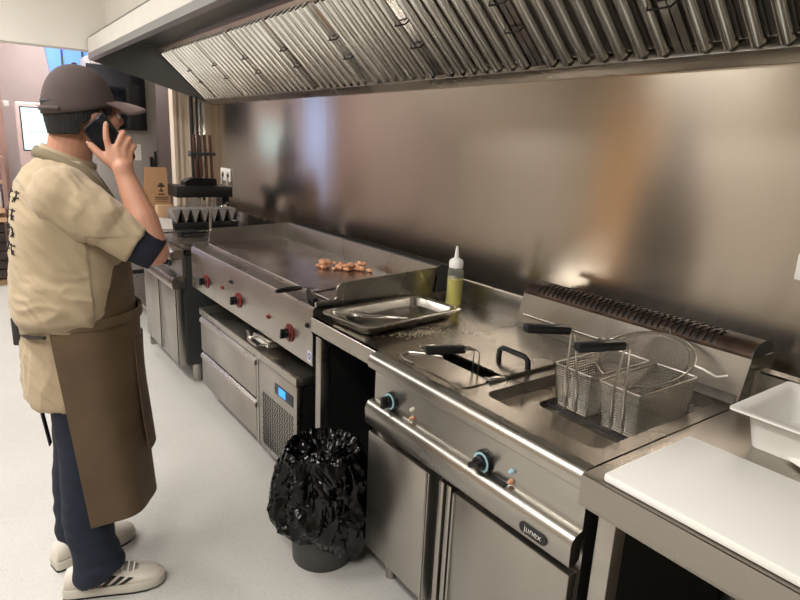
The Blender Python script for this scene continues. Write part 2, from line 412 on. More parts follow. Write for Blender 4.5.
# ================================================================== helpers for the equipment line
def foot(x, y, parent, z1=.13, r=.024, m='steel'):
    b = MB(); b.lathe((x, y, 0), [(r*.8, 0), (r*.85, .03), (r, .04), (r, z1)], 16); return obj('foot', b, m, parent)
def bullnose(x, y0, y1, z, r, depth):           # rounded front edge of a worktop, x = front
    prof = [(x+depth, z)]+[(x+r-r*math.sin(a), z-r+r*math.cos(a)) for a in [PI/2*i/6 for i in range(7)]]+[(x, z-.045), (x+.006, z-.045), (x+.006, z-r-.002), (x+depth, z-r)]
    return MB().prism_y(prof, y0, y1)
def knob(parent, x, y, z, r, ring, body='black_plastic', twist=0.3):
    b = MB(); b.lathe((x, y, z), [(r*1.02, 0), (r*1.0, .010), (r*.92, .014), (r*.6, .016), (r*.58, .03)], 28, (-1, 0, 0))
    k = obj('control_knob', b, body, parent)
    b = MB(); c, s_ = math.cos(twist), math.sin(twist)
    b.obox((x-.030, y, z), (V((1, 0, 0)), V((0, c, s_)), V((0, -s_, c))), (.034, r*.5, r*1.35), .005)
    obj('grip', b, body, k)
    b = MB()
    b.lathe((x-.0138, y, z), [(r*.66, 0), (r*.66, .0016), (r*.9, .0016), (r*.9, 0)], 28, (-1, 0, 0), cap=False)
    obj('dial_ring', b, ring, k)
    return k
def button(parent, x, y, z, r, m):
    b = MB(); b.lathe((x, y, z), [(r*1.25, 0), (r*1.25, .003), (r, .005), (r*.9, .011), (r*.5, .013)], 16, (-1, 0, 0))
    return obj('indicator_lamp', b, m, parent)

# ================================================================== DEEP FRYER
FY0, FY1 = .742, 1.645
fry = thing('deep_fryer', 'double-basin stainless deep fryer cabinet with two blue-ringed knobs', 'deep fryer', (1.45, 1.19, 0))
b = MB(); b.box(1.13, 1.90, FY0+.003, FY1-.003, .13, .84); obj('cabinet_body', b, 'steel_door', fry)
LB = rrect(1.19, 1.775, 1.235, 1.60, .03); RB = rrect(1.19, 1.775, .785, 1.185, .035)
b = MB(); b.holed([(1.125, FY0), (1.88, FY0), (1.88, FY1), (1.125, FY1)], [LB, RB], .90)
b.box(1.125, 1.885, FY0, FY0+.004, .86, .8995); b.box(1.125, 1.885, FY1-.004, FY1, .86, .8995)
obj('worktop', b, 'steel_top', fry, smooth=20)
b = MB(); b.prism_y([(1.130, .90), (1.106, .8985), (1.094, .893), (1.086, .884), (1.083, .872), (1.084, .852), (1.088, .848), (1.116, .850), (1.126, .87)], FY0, FY1)
obj('front_nosing', b, 'steel', fry)
# left basin (under the lid)
b = MB(); i1 = rrect(1.198, 1.767, 1.243, 1.592, .025); b.wall(LB, .90, i1, .872)
b.holed(i1, [rrect(1.272, 1.755, 1.255, 1.58, .02)], .872)
b.wall(rrect(1.272, 1.755, 1.255, 1.58, .02), .872, rrect(1.28, 1.75, 1.26, 1.575, .02), .70)
obj('basin', b, 'steel_top', fry)
b = MB(); b.holed(rrect(1.28, 1.75, 1.26, 1.575, .02), [], .74); obj('oil', b, 'oil', fry)
# right basin with its sunk front plate and the open well
b = MB(); i2 = rrect(1.20, 1.766, .794, 1.176, .03)
lo = [V((x, y, .862-.0*(x-1.2))) for x, y in i2]
b.wall(RB, .90, i2, .864); hole = rrect(1.335, 1.70, .80, 1.112, .035)
b.holed(i2, [hole], .864); b.wall(hole, .864, rrect(1.34, 1.695, .805, 1.107, .03), .66)
obj('basin', b, 'steel_top', fry)
b = MB(); b.holed(rrect(1.34, 1.695, .805, 1.107, .03), [], .80); obj('oil', b, 'oil', fry)
# rod support the raised baskets stand on
b = MB()
for x in (1.39, 1.50, 1.62): b.cyl((x, .803, .853), (x, 1.109, .853), .005, n=8)
obj('basket_support', b, 'black_metal', fry)
# control panel
b = MB(); b.prism_y([(1.116, .72), (1.116, .872), (1.14, .872), (1.14, .72)], FY0+.002, FY1-.002); obj('control_panel', b, 'steel', fry)
knob(fry, 1.116, 1.535, .758, .031, 'cyan', twist=0.0); knob(fry, 1.116, 1.083, .750, .033, 'cyan', twist=1.15)
for y, z, m in ((1.42, .772, 'lamp_white'), (1.42, .742, 'lamp_amber'), (.978, .770, 'cyan'), (.978, .740, 'lamp_amber')):
    l = button(fry, 1.116, y, z, .0062, m)
b = MB()
b.prism_y([(1.118, .728), (1.110, .728), (1.092, .722), (1.083, .712), (1.079, .698), (1.080, .645), (1.085, .638), (1.10, .636), (1.118, .65)], FY0+.002, FY1+.002)
obj('front_rail', b, 'steel', fry)
# slot behind the rail under the second knob
b = MB(); b.box(1.094, 1.114, .985, 1.05, .7245, .7295, .0008); obj('rail_slot', b, 'dark', fry)
# doors
for y0, y1, hs in ((1.292, 1.640, 0), (.748, 1.178, 1)):
    b = MB(); b.box(1.092, 1.128, y0, y1, .14, .610, .004); d = obj('door', b, 'steel_door', fry)
    ye = y0 if hs == 0 else y1
    b = MB(); b.box(1.0885, 1.0925, (y0+.004) if hs == 0 else (y1-.012), (y0+.012) if hs == 0 else (y1-.004), .142, .608); obj('door_edge', b, 'steel', d)
b = MB(); b.box(1.122, 1.131, 1.178, 1.292, .14, .62); obj('door_recess', b, 'dark', fry)
b = MB(); b.box(1.096, 1.122, 1.226, 1.248, .14, .612, .003); b.box(1.1, 1.122, 1.196, 1.216, .14, .612, .003); obj('centre_post', b, 'steel', fry)
b = MB(); b.box(1.14, 1.86, FY0+.02, FY1-.02, .10, .13); obj('plinth', b, 'black_metal', fry)
for x in (1.18, 1.82):
    for y in (FY0+.06, FY1-.06): foot(x, y, fry)
# badge
b = MB(); pr = []
for i in range(24):
    a = 2*PI*i/24; cx = .030 if math.cos(a) > 0 else -.030
    pr.append((cx+.0155*math.cos(a), .0155*math.sin(a)))
b.loft([[V((1.0800, .858+p, .668+q)) for p, q in pr], [V((1.0765, .858+p, .668+q)) for p, q in pr]])
bd = obj('badge', b, 'black_plastic', fry, label='black oval badge')
obj('lettering', text_mesh('junex', .026, .0004, at(1.0762, .858, .669) @ FACE_FRONT), 'steel_bright', bd)
# upright flue panel with the burnt vent on top
b = MB(); b.prism_y([(1.798, .901), (1.812, .901), (1.852, 1.040), (1.840, 1.040)], FY0+.002, FY1-.001)
b.loft([[V((x, y, z)) for x, z in ((1.812, .901), (1.99, .901), (1.99, 1.03), (1.852, 1.036))] for y in (FY0+.002, FY0+.006)]); b.loft([[V((x, y, z)) for x, z in ((1.812, .901), (1.99, .901), (1.99, 1.03), (1.852, 1.036))] for y in (FY1-.006, FY1-.002)])
b.prism_y([(1.784, .9005), (1.800, .9005), (1.806, .925)], FY0+.01, FY1-.01)
obj('flue_panel', b, 'steel_top', fry)
VC = V((1.907, 0, 1.034))
def arcp(r, a): return (VC.x-r*math.cos(a), VC.z+r*.66*math.sin(a))
b = MB()
inner = [arcp(.062, PI*i/12) for i in range(9)]; outer = [arcp(.066, PI*i/12) for i in range(9)]
b.prism_y(inner+outer[::-1], FY0+.035, FY1-.03)
vent = obj('flue_vent', b, 'dark', fry)
b = MB()
y = FY0+.03
seg = lambda a0, a1, r0, r1: [arcp(r0, a0+(a1-a0)*i/6) for i in range(7)]+[arcp(r1, a1-(a1-a0)*i/6) for i in range(7)]
b.prism_y(seg(0, .30, .066, .070), FY0+.006, FY1-.004); b.prism_y(seg(1.95, 2.1, .066, .070), FY0+.006, FY1-.004)
for ya, yb in ((FY0+.006, FY0+.11), (FY1-.07, FY1-.004)): b.prism_y(seg(.28, 2.0, .066, .070), ya, yb)
y = FY0+.11
while y < FY1-.08:
    # each tooth: bent strip, lifted in the middle
    for r0, a0, a1, off in ((.066, .28, .95, 0), (.068, .95, 1.4, .008), (.066, 1.4, 1.97, 0)):
        b.prism_y(seg(a0, a1, r0, r0+.005), y+off, y+off+.011)
    y += .0225
obj('vent_teeth', b, 'burnt', vent)
b = MB(); b.loft([[V((VC.x+(p[0]-VC.x)*1, FY0+.003, p[1])) for p in [arcp(.07, PI*i/12) for i in range(13)]], [V((p[0], FY0+.006, p[1])) for p in [arcp(.07, PI*i/12) for i in range(13)]]])
obj('vent_end', b, 'grey_metal', vent)
# hook rod on the flue panel
b = MB(); b.tube([(1.816, 1.60, .957), (1.796, 1.60, .959), (1.796, 1.24, .959), (1.816, 1.24, .959)], .004, 6)
b.tube([(1.824, 1.19, .980), (1.785, 1.185, .977), (1.78, 1.15, .987), (1.79, 1.13, .997)], .004, 6)
obj('hook_rod', b, 'steel_bright', fry)

# lid on the left basin
lid = thing('basin_cover', 'flat steel lid with black bar handle covering the left fryer basin', 'cover', (1.55, 1.42, .90))
b = MB()
lo = rrect(1.325, 1.778, 1.232, 1.604, .03)
b.holed(lo, [], .911); b.wall(lo, .911, lo, .9015); b.holed(lo, [], .9015)
obj('lid_plate', b, 'steel_top', lid, smooth=30)
b = MB(); b.box(1.27, 1.327, 1.575, 1.604, .9015, .911, .002); obj('lid_arm', b, 'steel_bright', lid)
b = MB()
b.box(1.27, 1.327, 1.232, 1.252, .9015, .911, .002); b.box(1.262, 1.272, 1.232, 1.26, .9015, .9125, .002)
obj('lid_arm', b, 'steel_bright', lid)
b = MB(); b.tube([(1.437, 1.372, .911), (1.437, 1.368, .940), (1.437, 1.355, .949), (1.437, 1.255, .949), (1.437, 1.242, .940), (1.437, 1.238, .911)], .0095, 8)
obj('handle', b, 'black_plastic', lid)
# plate in front of the lid
pl = MB(); lo = rrect(1.155, 1.268, 1.236, 1.596, .03); pl.holed(lo, [], .9045); pl.wall(lo, .9045, lo, .9008); pl.holed(lo, [], .9008)
obj('lid_front_plate', pl, 'steel_top', lid, smooth=30)

# baskets
def basket(x0, x1, y0, y1, z0, z1, grip0, grip1, name, lab):
    t = thing(name, lab, 'fryer basket', ((x0+x1)/2, (y0+y1)/2, z0), 'wire baskets in the fryer')
    tp = .012                                       # tapers towards the bottom
    def ring(z, ins): return [V((x, y, z)) for x, y in rrect(x0+ins, x1-ins, y0+ins, y1-ins, .012, 3)]
    b = MB(); b.tube(ring(z1, 0), .0034, 8, True); b.tube(ring(z0, tp), .003, 8, True)
    obj('rim_wire', b, 'chrome', t)
    b = MB(); nz = 16
    for i in range(1, nz):
        f = i/nz; b.tube(ring(z0+(z1-z0)*f, tp*(1-f)), .00115, 4, True)
    st = .0086
    def wires(u0, u1, fn):
        n = int((u1-u0)/st)
        for i in range(1, n): fn(u0+(u1-u0)*i/n)
    for xx, sg in ((x0, 1), (x1, -1)):
        wires(y0, y1, lambda yy: b.tube([(xx+sg*tp, yy, z0), (xx, yy, z1)], .00115, 4))
    for yy, sg in ((y0, 1), (y1, -1)):
        wires(x0, x1, lambda xx: b.tube([(xx, yy+sg*tp, z0), (xx, yy, z1)], .00115, 4))
    wires(y0+tp, y1-tp, lambda yy: b.tube([(x0+tp, yy, z0), (x1-tp, yy, z0)], .00115, 4))
    wires(x0+tp, x1-tp, lambda xx: b.tube([(xx, y0+tp, z0), (xx, y1-tp, z0)], .00115, 4))
    obj('wire_mesh', b, 'chrome', t)
    g0, g1 = V(grip0), V(grip1)                     # g1 = where the wires meet the grip
    d = (g0-g1).normalized(); sd = V((0, 0, 1)).cross(d).normalized()
    b = MB()
    for s_ in (-1, 1):
        o_ = sd*(.012*s_)
        yb = (y0+y1)/2-s_*.018
        b.tube([(x0+tp-.003, yb, z0), (x0-.004, yb, z1-.02), g1+o_-d*.012+V((0, 0, -.012)), g1+o_-d*.004, g1+o_+d*.02], .0032, 8)
    obj('handle_wire', b, 'chrome', t)
    b = MB(); c = (g0+g1)/2; L = (g0-g1).length
    b.obox(c, (d, sd, d.cross(sd)), (L, .034, .026), .008)
    obj('grip', b, 'black_plastic', t)
    return t
basket(1.392, 1.672, .962, 1.098, .861, .988, (1.245, 1.100, 1.118), (1.372, 1.044, 1.110), 'fryer_basket', 'raised wire fryer basket with black grip, beside the steel lid')
basket(1.392, 1.672, .808, .940, .861, .988, (1.245, .922, 1.115), (1.372, .868, 1.118), 'fryer_basket', 'raised wire fryer basket with black grip, nearest the cutting board')
# basket lowered under the lid: only grip and wires come out of the slot
t = thing('fryer_basket', 'fryer basket sunk under the lid, only its black grip and two wires showing', 'fryer basket', (1.50, 1.42, .75), 'wire baskets in the fryer')
b = MB()
for y in (1.325, 1.35): b.tube([(1.302, y, .76), (1.297, y, .965), (1.285, y+.004, .976), (1.25, y+.02, .978)], .0033, 8)
obj('handle_wire', b, 'chrome', t)
b = MB(); b.obox((1.205, 1.385, .972), (V((-.93, .36, 0)), V((-.36, -.93, 0)), V((0, 0, 1))), (.135, .034, .026), .008); obj('grip', b, 'black_plastic', t)
b = MB(); R = rrect(1.30, 1.70, 1.29, 1.55, .015, 3); b.tube([V((x, y, .83)) for x, y in R], .003, 6, True); b.tube([V((x, y, .752)) for x, y in R], .003, 6, True)
for i in range(len(R)): b.tube([(R[i][0], R[i][1], .752), (R[i][0], R[i][1], .83)], .0012, 4)
obj('wire_mesh', b, 'chrome', t)
b = MB(); b.tube([(1.15, 1.48, .908), (1.145, 1.52, .908), (1.16, 1.56, .908), (1.20, 1.57, .908), (1.24, 1.53, .908), (1.27, 1.47, .91)], .0028, 6)
tag(obj('bent_wire', b, 'chrome'), 'thin bent wire lying on the fryer top beside the lid slot', 'wire')

# round skimmer leaning on the flue panel
sk = thing('skimmer', 'round wire-mesh skimmer leaning against the fryer flue panel', 'skimmer', (1.74, 1.01, .90))
C0 = V((1.676, .985, .990)); U = V((0, 1, 0)).normalized(); Vv = V((.88, -.12, .36)).normalized(); U = (U-U.dot(Vv)*Vv).normalized(); R_ = .143
b = MB(); b.tube([C0+R_*(math.cos(a)*U+math.sin(a)*Vv) for a in [2*PI*i/40 for i in range(40)]], .0045, 8, True)
b.tube([C0+.9*R_*(math.cos(a)*U+math.sin(a)*Vv)-U.cross(Vv)*.0 for a in [2*PI*i/40 for i in range(40)]], .002, 6, True)
obj('rim', b, 'chrome', sk)
b = MB(); Nn = U.cross(Vv); Nn = Nn if Nn.z < 0 else -Nn
for i in range(-19, 20):
    q = i/20*R_; h = math.sqrt(R_*R_-q*q)
    dome = lambda u, v: Nn*(.028*(1-(u*u+v*v)/(R_*R_)))
    b.tube([C0+U*q+Vv*v+dome(q, v) for v in [h*(j/4-1) for j in range(9)]], .0007, 3)
    b.tube([C0+Vv*q+U*v+dome(q, v) for v in [h*(j/4-1) for j in range(9)]], .0007, 3)
obj('wire_mesh', b, 'chrome', sk)
b = MB(); top = C0+Vv*R_+U*.04
b.tube([top+U*.022, top+U*.018+V((-.003, 0, .018)), top-U*.018+V((-.003, 0, .018)), top-U*.022], .003, 6)
obj('hook', b, 'chrome', sk); b = MB()
e = C0-U*R_*.92+Vv*R_*.4
b.tube([e, e-U*.03, e-U*.075+V((0, 0, -.006)), e-U*.10+V((.012, 0, .006))], .0038, 8)
obj('handle', b, 'chrome', sk)

# ================================================================== NEUTRAL TABLE
TY0, TY1 = 1.647, 2.118
tb = thing('work_table', 'narrow open stainless work table between the griddle and the deep fryer', 'work table', (1.45, 1.88, 0))
b = MB(); b.box(1.115, 1.872, TY0, TY1, .893, .90); b.prism_y([(1.115, .90), (1.112, .897), (1.112, .832), (1.12, .832), (1.12, .893), (1.13, .90)], TY0, TY1); b.box(1.112, 1.14, TY0, TY1, .832, .84)
obj('worktop', b, 'steel_top', tb)
b = MB(); b.box(1.868, 1.872, TY0+.001, TY1, .9001, 1.0); b.box(1.872, 1.892, TY0+.001, TY1, .994, 1.0); obj('backsplash', b, 'steel', tb)
b = MB(); b.box(1.118, 1.16, 2.045, 2.09, 0, .835, .003); obj('leg', b, 'steel', tb)
b = MB(); b.box(1.80, 1.84, 2.045, 2.09, 0, .89); obj('leg', b, 'steel', tb)
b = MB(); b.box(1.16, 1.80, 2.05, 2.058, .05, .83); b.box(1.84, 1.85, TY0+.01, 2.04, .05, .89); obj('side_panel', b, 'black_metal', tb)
# gas pipe stub under the table
b = MB(); b.cyl((1.35, 1.75, .80), (1.35, 2.0, .80), .014, n=10); b.cyl((1.5, 1.9, .2), (1.5, 1.9, .82), .012, n=10)
obj('pipe', b, 'black_metal', tb)

# steel tray, turned a little
ty = thing('steel_tray', 'shallow rectangular steel tray on the work table beside the griddle', 'tray', (1.395, 1.94, .90))
R5 = Matrix.Translation(V((1.395, 1.94, 0))) @ Matrix.Rotation(math.radians(6), 4, 'Z')
def ring_t(hx, hy, r, z): return [R5 @ V((x, y, z)) for x, y in rrect(-hx, hx, -hy, hy, r, 6)]
b = MB()
b.loft([ring_t(.266, .150, .05, .935), ring_t(.270, .154, .05, .942), ring_t(.264, .148, .048, .9445), ring_t(.245, .130, .04, .9425), ring_t(.238, .123, .038, .937), ring_t(.230, .115, .035, .907), ring_t(.222, .107, .03, .9035),
        ring_t(.222, .107, .03, .9015), ring_t(.236, .120, .036, .906), ring_t(.246, .131, .04, .938), ring_t(.262, .146, .048, .9405)], cap0=False, cap1=False)
b.loft([ring_t(.222, .107, .03, .9035), ring_t(.1, .05, .02, .9033)], cap0=False); b.loft([ring_t(.222, .107, .03, .9015), ring_t(.1, .05, .02, .9013)], cap0=False)
obj('tray_shell', b, 'steel_bright', ty, smooth=60)
# tongs lying in the tray
tg = thing('tongs', 'pair of steel tongs lying in the shallow tray', 'tongs', (1.32, 1.96, .905))
def arm(dy, tilt):
    b = MB(); rings = []
    for i in range(14):
        f = i/13; p = V((1.225, 2.035, .917)).lerp(V((1.42, 1.875, .918)), f)+V((.5, .5, 0)).normalized()*dy*(1-f*.9)
        wd = .017*(1-f)**.4+.007; 
        if f < .25: wd = .014+.030*math.sin(f/.25*PI/2+.3)
        sdv = V((.675, .737, tilt)).normalized()
        rings.append([p+sdv*wd*c+V((0, 0, h)) for c, h in ((-.5, .002+.004*(f < .3)), (0, 0), (.5, .002+.004*(f < .3)), (.5, .004+.004*(f < .3)), (0, .002), (-.5, .004+.004*(f < .3)))])
    b.loft(rings); return b
obj('arm', arm(-.012, .1), 'steel_bright', tg); obj('arm', arm(.026, -.1), 'steel_bright', tg)
# squeeze bottle
bo = thing('squeeze_bottle', 'clear squeeze bottle of yellow oil with white nozzle cap, by the backsplash', 'squeeze bottle', (1.782, 2.012, .90))
b = MB(); b.lathe((1.782, 2.012, .9005), [(.033, 0), (.036, .004), (.036, .15), (.034, .163), (.030, .17), (.029, .175)], 28); obj('bottle_body', b, 'bottle', bo)
b = MB(); b.lathe((1.782, 2.012, .9025), [(.032, 0), (.0348, .003), (.0348, .118), (.0, .119)], 28); obj('oil', b, 'yellow_oil', bo, label='yellow oil')
b = MB(); b.lathe((1.782, 2.012, 1.075), [(.032, 0), (.032, .026), (.028, .034), (.011, .044), (.007, .080), (.005, .095)], 24); obj('nozzle_cap', b, 'white_plastic', bo, label='white nozzle cap')
# flour residue
b = MB()
for _ in range(420):
    a = random.gauss(0, .055); c = random.gauss(0, .02); p = V((1.40+a, 1.735+c-a*.2, .9005)); r = random.uniform(.0008, .0022)
    b.box(p.x-r, p.x+r, p.y-r, p.y+r, .9002, .9002+r)
tag(obj('flour_crumbs', b, 'fat'), 'dusty pale crumbs spilled on the work table in front of the tray', 'crumbs', kind='stuff')

# ================================================================== GRIDDLE
GY0, GY1 = 2.122, 3.715
gr = thing('griddle', 'wide stainless griddle with three red-and-black knobs and a raised splash guard', 'griddle', (1.47, 2.92, .6))
b = MB(); b.box(1.135, 1.86, GY0+.002, GY1-.002, .69, .935); obj('body', b, 'steel', gr)
b = MB(); b.prism_y([(1.12, .684), (1.12, .925), (1.128, .938), (1.21, .941), (1.212, .925), (1.14, .92), (1.14, .684)], GY0, GY1); obj('front_panel', b, 'steel', gr)
b = MB(); b.prism_y([(1.212, .952), (1.216, .956), (1.222, .956), (1.222, .93), (1.212, .93)], GY0+.03, GY1-.03); b.box(1.22, 1.75, GY0+.012, GY1-.012, .93, .9535)
obj('cooking_plate', b, 'plate', gr)
def guard(y0, y1, top0, top1):
    b = MB(); pr = [(1.205, .93), (1.205, .985), (1.235, .985), (1.245, .99)]
    pr = [(1.135, .93), (1.135, .958), (1.225, .962), (1.232, .97)]+[(1.232+.035-.035*math.cos(a), top0-.035+.035*math.sin(a)) for a in [PI/2*i/5 for i in range(6)]]+[(1.765, top1), (1.765, .93)]
    b.loft([[V((x, y, z)) for x, z in pr] for y in (y0, y1)]); return b
obj('splash_guard', guard(GY0, GY0+.012, 1.03, 1.055), 'steel', gr)
obj('splash_guard', guard(GY1-.012, GY1, 1.04, 1.058), 'steel', gr)
b = MB(); b.prism_y([(1.742, .935), (1.757, .935), (1.772, 1.055), (1.765, 1.058)], GY0, GY1); b.box(1.26, 1.30, GY0-.004, GY0, .93, .985); obj('rear_splash', b, 'steel', gr)
b = MB(); b.prism_y([(1.768, 1.054), (1.775, 1.060), (1.86, 1.056), (1.885, 1.035), (1.885, .936), (1.768, .936)], GY0, GY1); fv = obj('flue_strip', b, 'grey_metal', gr)
b = MB(); y = GY0
while y < GY1-.02:
    b.obox((1.818, y+.01, 1.0585), (V((1, .25, -.047)).normalized(), V((-.25, 1, 0)).normalized(), V((.047, 0, 1)).normalized()), (.066, .012, .004)); y += .024
obj('flue_slots', b, 'dark', fv)
for y, z in ((3.44, .775), (2.94, .778), (2.335, .772)):
    k = knob(gr, 1.12, y, z, .033, 'red', twist=.2)
    b = MB(); b.lathe((1.119, y, z), [(.041, 0), (.041, .005), (.034, .008), (.034, 0)], 28, (-1, 0, 0), cap=False); obj('bezel', b, 'red', k)
for y, z, m in ((3.17, .795, 'red'), (3.04, .855, 'black_plastic'), (2.56, .788, 'red'), (2.165, .853, 'black_plastic')): button(gr, 1.12, y, z, .0095, m)
b = MB(); b.box(1.1185, 1.1205, 2.13, 2.166, .696, .745); st = obj('sticker', b, 'sticker', gr, label='white sticker with a blue ring mark')
b = MB(); b.lathe((1.1184, 2.148, .722), [(.008, 0), (.008, .0006), (.013, .0006), (.013, 0)], 20, (-1, 0, 0), cap=False); b.obox((1.118, 2.142, .712), (V((1, 0, 0)), V((0, .7, .7)), V((0, -.7, .7))), (.001, .004, .014)); obj('ring_mark', b, 'sticker_blue', st)
for y in (2.14, 3.69):
    b = MB(); b.box(1.80, 1.86, y-.012, y+.02, 0, .69); obj('leg', b, 'black_metal', gr)
b = MB(); b.box(1.84, 1.86, GY0+.05, GY1-.05, .04, .69); obj('back_panel', b, 'black_metal', gr)
# grease drawer pull
b = MB(); b.box(1.10, 1.30, 2.53, 2.71, .640, .672, .006); gd = obj('grease_drawer', b, 'steel_bright', gr)
b = MB(); b.tube([(1.10, 2.56, .652), (1.06, 2.565, .652), (1.055, 2.62, .654), (1.06, 2.675, .656), (1.10, 2.68, .656)], .006, 8); b.obox((1.075, 2.70, .66), (V((.3, .95, .1)).normalized(), V((.95, -.3, 0)).normalized(), V((0, 0, 1))), (.13, .014, .006), .002); obj('handle', b, 'steel_bright', gd)
# chicken on the plate
for i in range(34):
    f = (i+.5)/34; x = 1.50+.175*f+random.gauss(0, .012); y = 2.765-.17*f+random.gauss(0, .024)
    r = random.uniform(.011, .02); z = .9535
    lift = (.018 if i % 3 == 0 else .0)+random.uniform(0, .004)
    b = MB(); b.ell((x, y, z+r*.55+lift), (r*1.35, r, r*.62), 14, Matrix.Rotation(random.uniform(0, 3), 3, 'Z'))
    sd_ = V((i*3.1, i*1.7, 0)); b.disp(lambda c: .006*noise.noise(c*70+sd_))
    tag(obj('chicken_piece', b, 'chicken', smooth=60), 'small browned chicken piece in the heap frying on the griddle plate', 'chicken', 'chicken pieces on the griddle')
# tongs / spatula resting over the griddle's front edge
sp_ = thing('spatula', 'spatula with black handle resting on the front edge of the griddle', 'spatula', (1.2, 2.38, .94))
b = MB(); b.tube([(1.055, 2.335, .966), (1.075, 2.34, .966), (1.12, 2.345, .967), (1.165, 2.352, .966), (1.185, 2.355, .965)], .009, 8, rads=[.007, .0105, .0125, .0115, .008]); obj('handle', b, 'black_plastic', sp_)
b = MB(); b.obox((1.30, 2.35, .9575), (V((.97, .2, 0)).normalized(), V((-.2, .97, 0)).normalized(), V((0, 0, 1))), (.13, .075, .0018)); b.tube([(1.182, 2.355, .965), (1.21, 2.355, .963), (1.25, 2.352, .959)], .003, 6); obj('blade', b, 'plate', sp_)
sc = thing('scraper', 'black-handled scraper lying across the griddle corner next to the tray', 'scraper', (1.17, 2.25, .94))
b = MB(); b.tube([(1.200, 2.318, .9625), (1.192, 2.30, .959), (1.165, 2.23, .957), (1.148, 2.15, .957)], .012, 8, rads=[.009, .0125, .0145, .013]); obj('handle', b, 'black_plastic', sc)
b = MB(); b.box(1.196, 1.25, 2.285, 2.328, .9602, .962); obj('blade', b, 'steel_bright', sc)

# ================================================================== UNDERCOUNTER FRIDGE
RY0, RY1 = 2.222, 3.525
fg = thing('undercounter_fridge', 'low stainless two-drawer fridge with vent grille, pushed under the griddle', 'fridge', (1.4, 2.87, 0))
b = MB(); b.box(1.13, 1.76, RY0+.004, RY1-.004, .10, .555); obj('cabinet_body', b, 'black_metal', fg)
b = MB(); b.box(1.095, 1.77, RY0, RY1, .558, .598, .003); obj('worktop', b, 'steel', fg)
for z0, z1 in ((.335, .545), (.115, .318)):
    b = MB(); b.box(1.098, 1.13, 2.675, RY1-.012, z0, z1-.035, .003); d = obj('drawer', b, 'steel_door', fg)
    b = MB(); b.prism_y([(1.098, z1-.036), (1.090, z1-.030), (1.092, z1-.012), (1.106, z1), (1.118, z1-.004), (1.112, z1-.03)], 2.675, RY1-.012); obj('handle', b, 'steel', d)
b = MB(); b.box(1.10, 1.13, 2.648, 2.672, .10, .556); b.box(1.112, 1.13, RY0+.002, RY1, .10, .116); b.box(1.112, 1.131, RY1-.012, RY1, .10, .556); obj('frame', b, 'steel', fg)
b = MB(); b.box(1.10, 1.13, RY0+.004, 2.643, .10, .553, .003); vp = obj('vent_cover', b, 'steel_door', fg)
b = MB()
for i in range(13):
    for j in range(19):
        yy = 2.265+.0265*i; zz = .135+.0145*j
        b.obox((1.0996, yy+(.007 if j % 2 else 0), zz), (V((1, 0, 0)), V((0, .8, .6)), V((0, -.6, .8))), (.002, .017, .0062))
obj('grille', b, 'dark', vp)
b = MB(); b.box(1.0975, 1.101, 2.258, 2.452, .447, .50, .001); dp = obj('display_panel', b, 'panel_dark', fg)
b = MB(); b.box(1.0962, 1.098, 2.335, 2.405, .455, .492); obj('display', b, 'display', dp, label='lit blue display')
b = MB()
for y in (2.275, 2.292, 2.309, 2.42, 2.437): b.box(1.0965, 1.098, y, y+.008, .468, .478)
obj('button', b, 'grey_metal', dp)
for x in (1.26, 1.70):
    for y in (RY0+.06, RY1-.06): foot(x, y, fg, .10, .02)
b = MB(); b.tube([(1.45, 2.216, .54), (1.47, 2.214, .42), (1.44, 2.215, .30), (1.46, 2.214, .16)], .008, 8); obj('cable', b, 'grey_metal', fg)

# ================================================================== FAR COOKER (left unit)
LY0, LY1 = 3.80, 4.66
ck = thing('pasta_cooker', 'stainless cooker cabinet with twin front rails and black knob beyond the griddle', 'cooker', (1.45, 4.23, 0))
b = MB(); b.box(1.10, 1.88, LY0+.004, LY1, .13, .86); obj('cabinet_body', b, 'grey_metal', ck)
b = MB(); b.box(1.10, 1.88, LY0, LY1, .865, .90); b.box(1.872, 1.876, LY0, LY1, .90, 1.0); obj('worktop', b, 'steel_top', ck)
b = MB(); b.prism_y([(1.11, .90), (1.04, .90), (1.018, .885), (1.014, .86), (1.018, .842), (1.05, .838), (1.11, .84)], LY0, LY1); obj('front_nosing', b, 'steel', ck)
b = MB(); b.box(1.085, 1.11, LY0+.002, LY1, .72, .84); obj('control_panel', b, 'steel', ck)
b = MB(); b.prism_y([(1.10, .735), (1.06, .735), (1.028, .722), (1.018, .70), (1.022, .655), (1.05, .648), (1.10, .65)], LY0, LY1); obj('front_rail', b, 'steel', ck)
knob(ck, 1.085, 4.07, .785, .034, 'grey_metal', twist=.5)
for y0, y1 in ((LY0+.02, 4.20), (4.225, LY1-.01)):
    b = MB(); b.box(1.05, 1.10, y0, y1, .13, .645, .004); d = obj('door', b, 'steel_door', ck)
    b = MB(); b.box(1.046, 1.051, y0+.012, y0+.02, .135, .64); obj('door_edge', b, 'dark', d)
for x in (1.17, 1.80):
    for y in (LY0+.05, LY1-.06): foot(x, y, ck, .13, .03)
